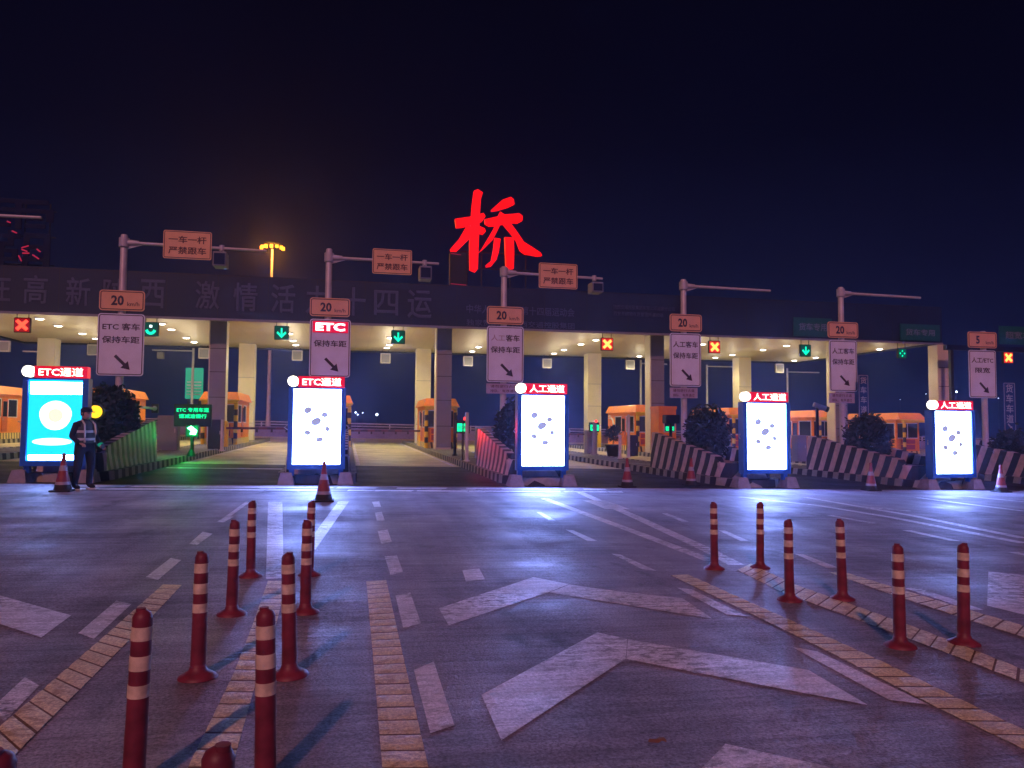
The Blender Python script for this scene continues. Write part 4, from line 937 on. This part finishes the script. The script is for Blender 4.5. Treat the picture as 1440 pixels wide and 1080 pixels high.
for px, py, lb in DP:
    q = G(px, py, .755); loc = (q.x, q.y, gz(q.x, q.y) + .001); a = random.uniform(0, 6.28)
    if dp is None: dp = delin(); dp.location = loc; dp['label'] = lb; dp.rotation_euler.z = a
    else: dp2 = dup(dp, loc, lb, a); dp2.rotation_euler.x = random.uniform(-.022, .022); dp2.rotation_euler.y = random.uniform(-.03, .03)

# ================================================================== CONES
cn = None
for px, py, lb, z_ in ((88, 691, 'traffic cone in front of the cyan kiosk beside the person', .80), (455, 705, 'traffic cone standing before the brightest kiosk', .78), (882, 685, 'faint traffic cone below the potted plant', .7), (972, 683, 'traffic cone against the tall striped crash wall', .8), (1225, 690, 'traffic cone before the long striped wall under the fifth sign', .8), (1408, 692, 'dim traffic cone at the far right edge', .8)):
    q = G(px, py); q.y = min(q.y, 27); loc = (q.x, q.y, gz(q.x, q.y) + .002)
    if cn is None:
        cn = thing('traffic_cone', lb, 'traffic cone', loc, 0, 'red and white traffic cones')
        MB().box((-.20, -.20, 0), (.20, .20, .035), 0, .01).lathe([(.17, .035), (.145, .14)], 20).build('base', M_rub, cn)
        MB().lathe([(.145, .14), (.13, .20)], 20).build('stripe', M_conew, cn); MB().lathe([(.13, .20), (.085, .42)], 20).build('body', M_coner, cn)
        MB().lathe([(.085, .42), (.062, .53)], 20).build('stripe', M_conew, cn); MB().lathe([(.062, .53), (.035, .69), (.04, .70), (.036, .76), (.015, .78)], 20).build('tip', M_coner, cn)
    else: dup(cn, loc, lb)

# ================================================================== AMBER WARNING LAMP
q = P(135, 579, 20.4); g0 = gz(q.x, 20.4); t = thing('warning_lamp', 'round amber warning lamp glowing behind the standing person', 'warning lamp', (q.x, 20.4, g0)); z0 = q.z - g0
l_ = MB().lathe([(.155, 0), (.155, .03), (.10, .06), (.02, .07)], 24).build('lens', emi('amber_lens', (1.0, .58, .02), 1.7), t); l_.rotation_euler = (R_(90), 0, 0); l_.location = (0, -.04, z0)
h_ = MB().lathe([(.19, 0), (.19, .1)], 24).build('housing', M_dark, t); h_.rotation_euler = (R_(90), 0, 0); h_.location = (0, .06, z0)
MB().tube([(0, 0, 0), (0, 0, z0 - .16)], .03, 8).build('post', M_dark, t)

# ================================================================== DISTANT LIGHT MAST (amber)
YM = 88.0; q = P(383, 348, YM); g0 = gz(q.x, YM); t = thing('light_mast', 'tall light mast with a ring of glowing amber floodlights behind the canopy', 'light mast', (q.x, YM, g0)); z0 = q.z - g0
MB().lathe([(.30, 0), (.22, 3), (.12, z0 - .2)], 12).build('pole', M_pale, t)
MB().lathe([(.9, -.1), (1.0, 0), (.9, .1), (.3, .12)], 16, (0, 0, z0 + .35)).build('ring', M_dark, t)
m = emi('amber_flood', (1.0, .40, .03), 3.2)
for k in range(7):
    a = -math.pi + math.pi * k / 6; x, y = 1.15 * math.cos(a), 1.15 * math.sin(a)
    MB().box((x - .17, y - .12, z0 - .25 + .05 * math.sin(k * 2)), (x + .17, y + .12, z0 + .1), 0, .03).build('floodlight', m, t)
ld = bpy.data.lights.new('mast_glow', 'POINT'); ld.energy = 2600; ld.color = (1, .34, .03); ld.shadow_soft_size = 1.0; lo = bpy.data.objects.new('mast_glow', ld); COL.objects.link(lo); lo.location = (q.x, YM - 1.5, g0 + z0 - .8)

# far street lamps seen through the lanes
m_farw = emi('far_lamp_white', (.75, .85, 1.0), 9.0)
for px, py, r, lb in ((500, 580, .16, 'left one of the distant white lamps seen over the second lane'), (510, 580.5, .12, 'small distant lamp between two brighter ones over the second lane'), (530, 583, .26, 'brightest distant white lamp over the second lane'), (503, 583, .13, 'low distant lamp under the left far lamp'), (1345, 551, .22, 'distant white lamp above the outermost kiosk header'), (1302, 554, .11, 'faint distant lamp left of the cream end column'), (1266, 562, .09, 'faint distant lamp left of the dim outer column'), (1404, 560, .1, 'faint distant lamp beside the 5 km/h sign'), (1331, 551, .08, 'faint distant lamp over the outermost kiosk')):
    YM = 180.0; q = P(px, py, YM); g0 = gz(q.x, YM); t = thing('street_lamp', lb, 'street lamp', (q.x, YM, g0), 0, 'distant street lamps'); z0 = q.z - g0
    MB().lathe([(.1, 0), (.06, z0)], 6).build('pole', M_dark, t); MB().lathe([(r * .4, -r), (r, -.3 * r), (r, .3 * r), (r * .4, r)], 8, (0, 0, z0)).build('lamp_head', m_farw, t)

# ================================================================== PERSON
q = G(117, 689); PX = (q.x, q.y, gz(q.x, q.y) + .004)
def skin(verts, edges, radii, name, mat, parent, sub=2, root=0, flat=None):
    me = bpy.data.meshes.new(name); me.from_pydata(verts, edges, []); o = bpy.data.objects.new('tmp', me); COL.objects.link(o)
    md = o.modifiers.new('s', 'SKIN'); md.use_smooth_shade = True
    for i, r in enumerate(radii):
        sv = me.skin_vertices[0].data[i]; sv.radius = r if isinstance(r, tuple) else (r, r); sv.use_root = (i == root)
    o.modifiers.new('u', 'SUBSURF').levels = sub
    dg = bpy.context.evaluated_depsgraph_get(); m2 = bpy.data.meshes.new_from_object(o.evaluated_get(dg)); bpy.data.objects.remove(o)
    m2.name = name; m2.materials.clear(); m2.materials.append(mat)
    for p in m2.polygons: p.use_smooth = True
    r = bpy.data.objects.new(name, m2); COL.objects.link(r); r.parent = parent; return r
M_uni = pbr('dark_uniform', (.008, .010, .028), .85, 0, .2); M_skin = pbr('skin', (.42, .24, .17), .6); M_vest = pbr('hi_vis_vest', (.05, .07, .07), .7); M_refl = pbr('vest_tape', (.55, .55, .5), .4)
t = thing('person', 'person in dark uniform and reflective vest standing in profile by the cyan screen', 'person', PX, R_(52))
# local frame: figure looks along -y before the turn; x = its left
t.scale = (1.16, 1.16, 1.0)
V = [(0, 0, .93), (0, .01, 1.08), (0, .02, 1.28), (0, .01, 1.40), (0, 0, 1.475), (0, -.015, 1.53),
     (.10, 0, .86), (.12, -.02, .50), (.12, .02, .10), (.125, -.13, .045),
     (-.10, 0, .86), (-.13, -.01, .50), (-.15, .04, .10), (-.155, -.11, .045),
     (.17, .01, 1.37), (.235, .04, 1.12), (.20, -.15, .95), (-.17, .01, 1.37), (-.25, .02, 1.12), (-.235, -.17, 1.0)]
E = [(0, 1), (1, 2), (2, 3), (3, 4), (4, 5), (0, 6), (6, 7), (7, 8), (8, 9), (0, 10), (10, 11), (11, 12), (12, 13), (3, 14), (14, 15), (15, 16), (3, 17), (17, 18), (18, 19)]
Rr = [(.155, .125), (.145, .11), (.165, .12), (.14, .10), (.055, .055), (.05, .05), (.095, .105), (.068, .075), (.052, .058), (.048, .038), (.095, .105), (.068, .075), (.052, .058), (.048, .038), (.068, .068), (.052, .052), (.042, .042), (.068, .068), (.052, .052), (.042, .042)]
body = skin(V, E, Rr, 'body', M_uni, t)
# vest as a shell over the trunk
vs = MB(); prof = [(.175, .135, .98), (.178, .135, 1.1), (.19, .14, 1.25), (.185, .13, 1.36), (.12, .10, 1.44)]
def shell(prof, n=20):
    m = MB(); v = []; f = []
    for rx, ry, z in prof:
        for i in range(n): a = 2 * math.pi * i / n; v.append((rx * math.cos(a), .01 + ry * math.sin(a), z))
    for k in range(len(prof) - 1):
        for i in range(n): j = (i + 1) % n; f.append((k * n + i, k * n + j, (k + 1) * n + j, (k + 1) * n + i))
    return m.add(v, f, 0, True)
vest = shell(prof).build('vest', M_vest, t); shell([(.183, .143, 1.04), (.184, .143, 1.09)]).build('tape', M_refl, vest); shell([(.193, .146, 1.2), (.195, .147, 1.25)]).build('tape', M_refl, vest)
for s_ in (-1, 1): MB().tube([(s_ * .10, -.135, 1.0), (s_ * .105, -.142, 1.2), (s_ * .10, -.12, 1.38), (s_ * .09, -.03, 1.46), (s_ * .10, .10, 1.41), (s_ * .105, .15, 1.2), (s_ * .1, .145, 1.0)], .018, 6).build('tape', M_refl, vest)
# head with face and cap
hd = MB(); n = 20
rings = [(.035, -.01, 1.475), (.055, -.018, 1.50), (.068, -.025, 1.53), (.076, -.022, 1.57), (.080, -.018, 1.61), (.078, -.012, 1.65), (.062, -.008, 1.69), (.03, -.005, 1.71)]
v = []; f = []
for r_, oy, z in rings:
    for i in range(n): a = 2 * math.pi * i / n; v.append((r_ * math.cos(a) * .93, oy + r_ * 1.12 * math.sin(a), z))
for k in range(len(rings) - 1):
    for i in range(n): j = (i + 1) % n; f.append((k * n + i, k * n + j, (k + 1) * n + j, (k + 1) * n + i))
hd.add(v, f, 0, True); head = hd.build('head', M_skin, t)
MB().tube([(0, -.095, 1.615), (0, -.118, 1.575), (0, -.098, 1.565)], [.010, .016, .012], 8).build('nose', M_skin, head)
MB().tube([(-.025, -.097, 1.535), (0, -.104, 1.534), (.025, -.097, 1.535)], [.004, .007, .004], 6).build('mouth', pbr('lips', (.3, .1, .09), .6), head)
for s_ in (-1, 1):
    MB().lathe([(.0, -.01), (.010, 0), (.0, .01)], 10, (s_ * .031, -.098, 1.605), caps=False).build('eye', M_black, head)
    MB().tube([(s_ * .075, -.02, 1.62), (s_ * .086, -.012, 1.60), (s_ * .076, -.018, 1.575)], [.012, .016, .010], 8).build('ear', M_skin, head)
cp = MB().lathe([(.090, 1.635), (.098, 1.66), (.094, 1.70), (.06, 1.735), (.01, 1.74)], 20, (0, -.012, 0)).add([(-.07, -.085, 1.642), (.07, -.085, 1.642), (.055, -.17, 1.630), (0, -.19, 1.627), (-.055, -.17, 1.630), (-.07, -.085, 1.652), (.07, -.085, 1.652), (.055, -.17, 1.637), (0, -.19, 1.634), (-.055, -.17, 1.637)], [(0, 1, 2, 3, 4), (9, 8, 7, 6, 5), (0, 5, 6, 1), (1, 6, 7, 2), (2, 7, 8, 3), (3, 8, 9, 4), (4, 9, 5, 0)]).build('cap', M_uni, t)
MB().lathe([(.083, 1.56), (.089, 1.64)], 18, (0, .004, 0)).build('hair', M_black, head)
def hand(w_, d, side, name='hand'):
    """palm plus five curled fingers, grown from wrist w_ along d"""
    w_ = Vector(w_); d = Vector(d).normalized(); s_ = Vector((side, 0, 0)); s_ = (s_ - d * s_.dot(d)).normalized(); nrm = d.cross(s_).normalized()
    if nrm.z > 0: nrm = -nrm
    V = [w_, w_ + d * .045, w_ + d * .085]; E = [(0, 1), (1, 2)]; Rr = [(.024, .018), (.034, .016), (.036, .014)]
    for k, (off, ln) in enumerate(((-.028, .062), (-.010, .072), (.010, .068), (.026, .055))):
        b = w_ + d * .088 + s_ * off; i = len(V); V += [b, b + d * ln * .45 + nrm * .008, b + d * ln * .75 + nrm * .028, b + d * ln * .8 + nrm * .048]; E += [(2, i), (i, i + 1), (i + 1, i + 2), (i + 2, i + 3)]; Rr += [(.010, .010), (.009, .009), (.0085, .0085), (.007, .007)]
    b = w_ + d * .03 - s_ * .03; i = len(V); V += [b, b + d * .03 - s_ * .02 + nrm * .01, b + d * .055 - s_ * .02 + nrm * .03]; E += [(1, i), (i, i + 1), (i + 1, i + 2)]; Rr += [(.012, .012), (.010, .010), (.008, .008)]
    return skin(V, E, Rr, name, M_skin, t, 1)
hand((.195, -.17, .935), (-.02, -.8, -.35), 1); hand((-.235, -.19, .985), (0, -.85, -.2), -1)
MB().tube([(.20, -.145, .955), (.198, -.165, .94)], .05, 12).build('wristband', emi('wristband_green', (.0, .5, .25), .5), t)
MB().box((-.06, -.14, .0), (.0, 0, 0)).f.clear()
for x, y in ((.125, -.06), (-.155, -.04)): MB().box((x - .05, y - .15, 0), (x + .05, y + .11, .035), 0, .01).build('shoe_sole', M_refl, t)
ph = MB().box((.155, -.33, .85), (.225, -.30, .97), 0, .008).build('radio', M_black); tag(ph, 'small dark handheld radio held in the person\'s lowered hand', 'radio')
ph.location = PX; ph.rotation_euler = (0, 0, R_(52))

# ================================================================== LITTER
q = G(925, 1046); m = MB(); rl_ = random.Random(5); pts = []
for k in range(11):
    a = 2 * math.pi * k / 11; rr = .030 * rl_.uniform(.6, 1.2); pts.append((rr * math.cos(a) * 1.5, rr * math.sin(a), .008 + .014 * rl_.random()))
m.add([(0, 0, .022)] + pts, [(0, k + 1, (k + 1) % 11 + 1) for k in range(11)])
o = m.build('dry_leaf', pbr('dry_leaf', (.26, .12, .06), .7, 0, .3), None, (q.x, q.y, gz(q.x, q.y) + .001), fix=False); tag(o, 'crumpled orange-brown dry leaf lying on the road near the bottom edge', 'leaf')

# ================================================================== ADDED HAZE
hm = bpy.data.materials.new('bloom_haze'); hm.use_nodes = True; n_ = hm.node_tree; n_.nodes.clear()
o_ = n_.nodes.new('ShaderNodeOutputMaterial'); v_ = n_.nodes.new('ShaderNodeVolumePrincipled'); v_.inputs['Color'].default_value = (.55, .60, 1.0, 1)
v_.inputs['Density'].default_value = .0013; v_.inputs['Anisotropy'].default_value = .8; n_.links.new(v_.outputs[0], o_.inputs['Volume'])  # thin tinted haze added to imitate lens bloom around the lights
hz = MB().box((-75, -12, -8), (120, 230, 30)).build('haze', hm); hz['kind'] = 'stuff'
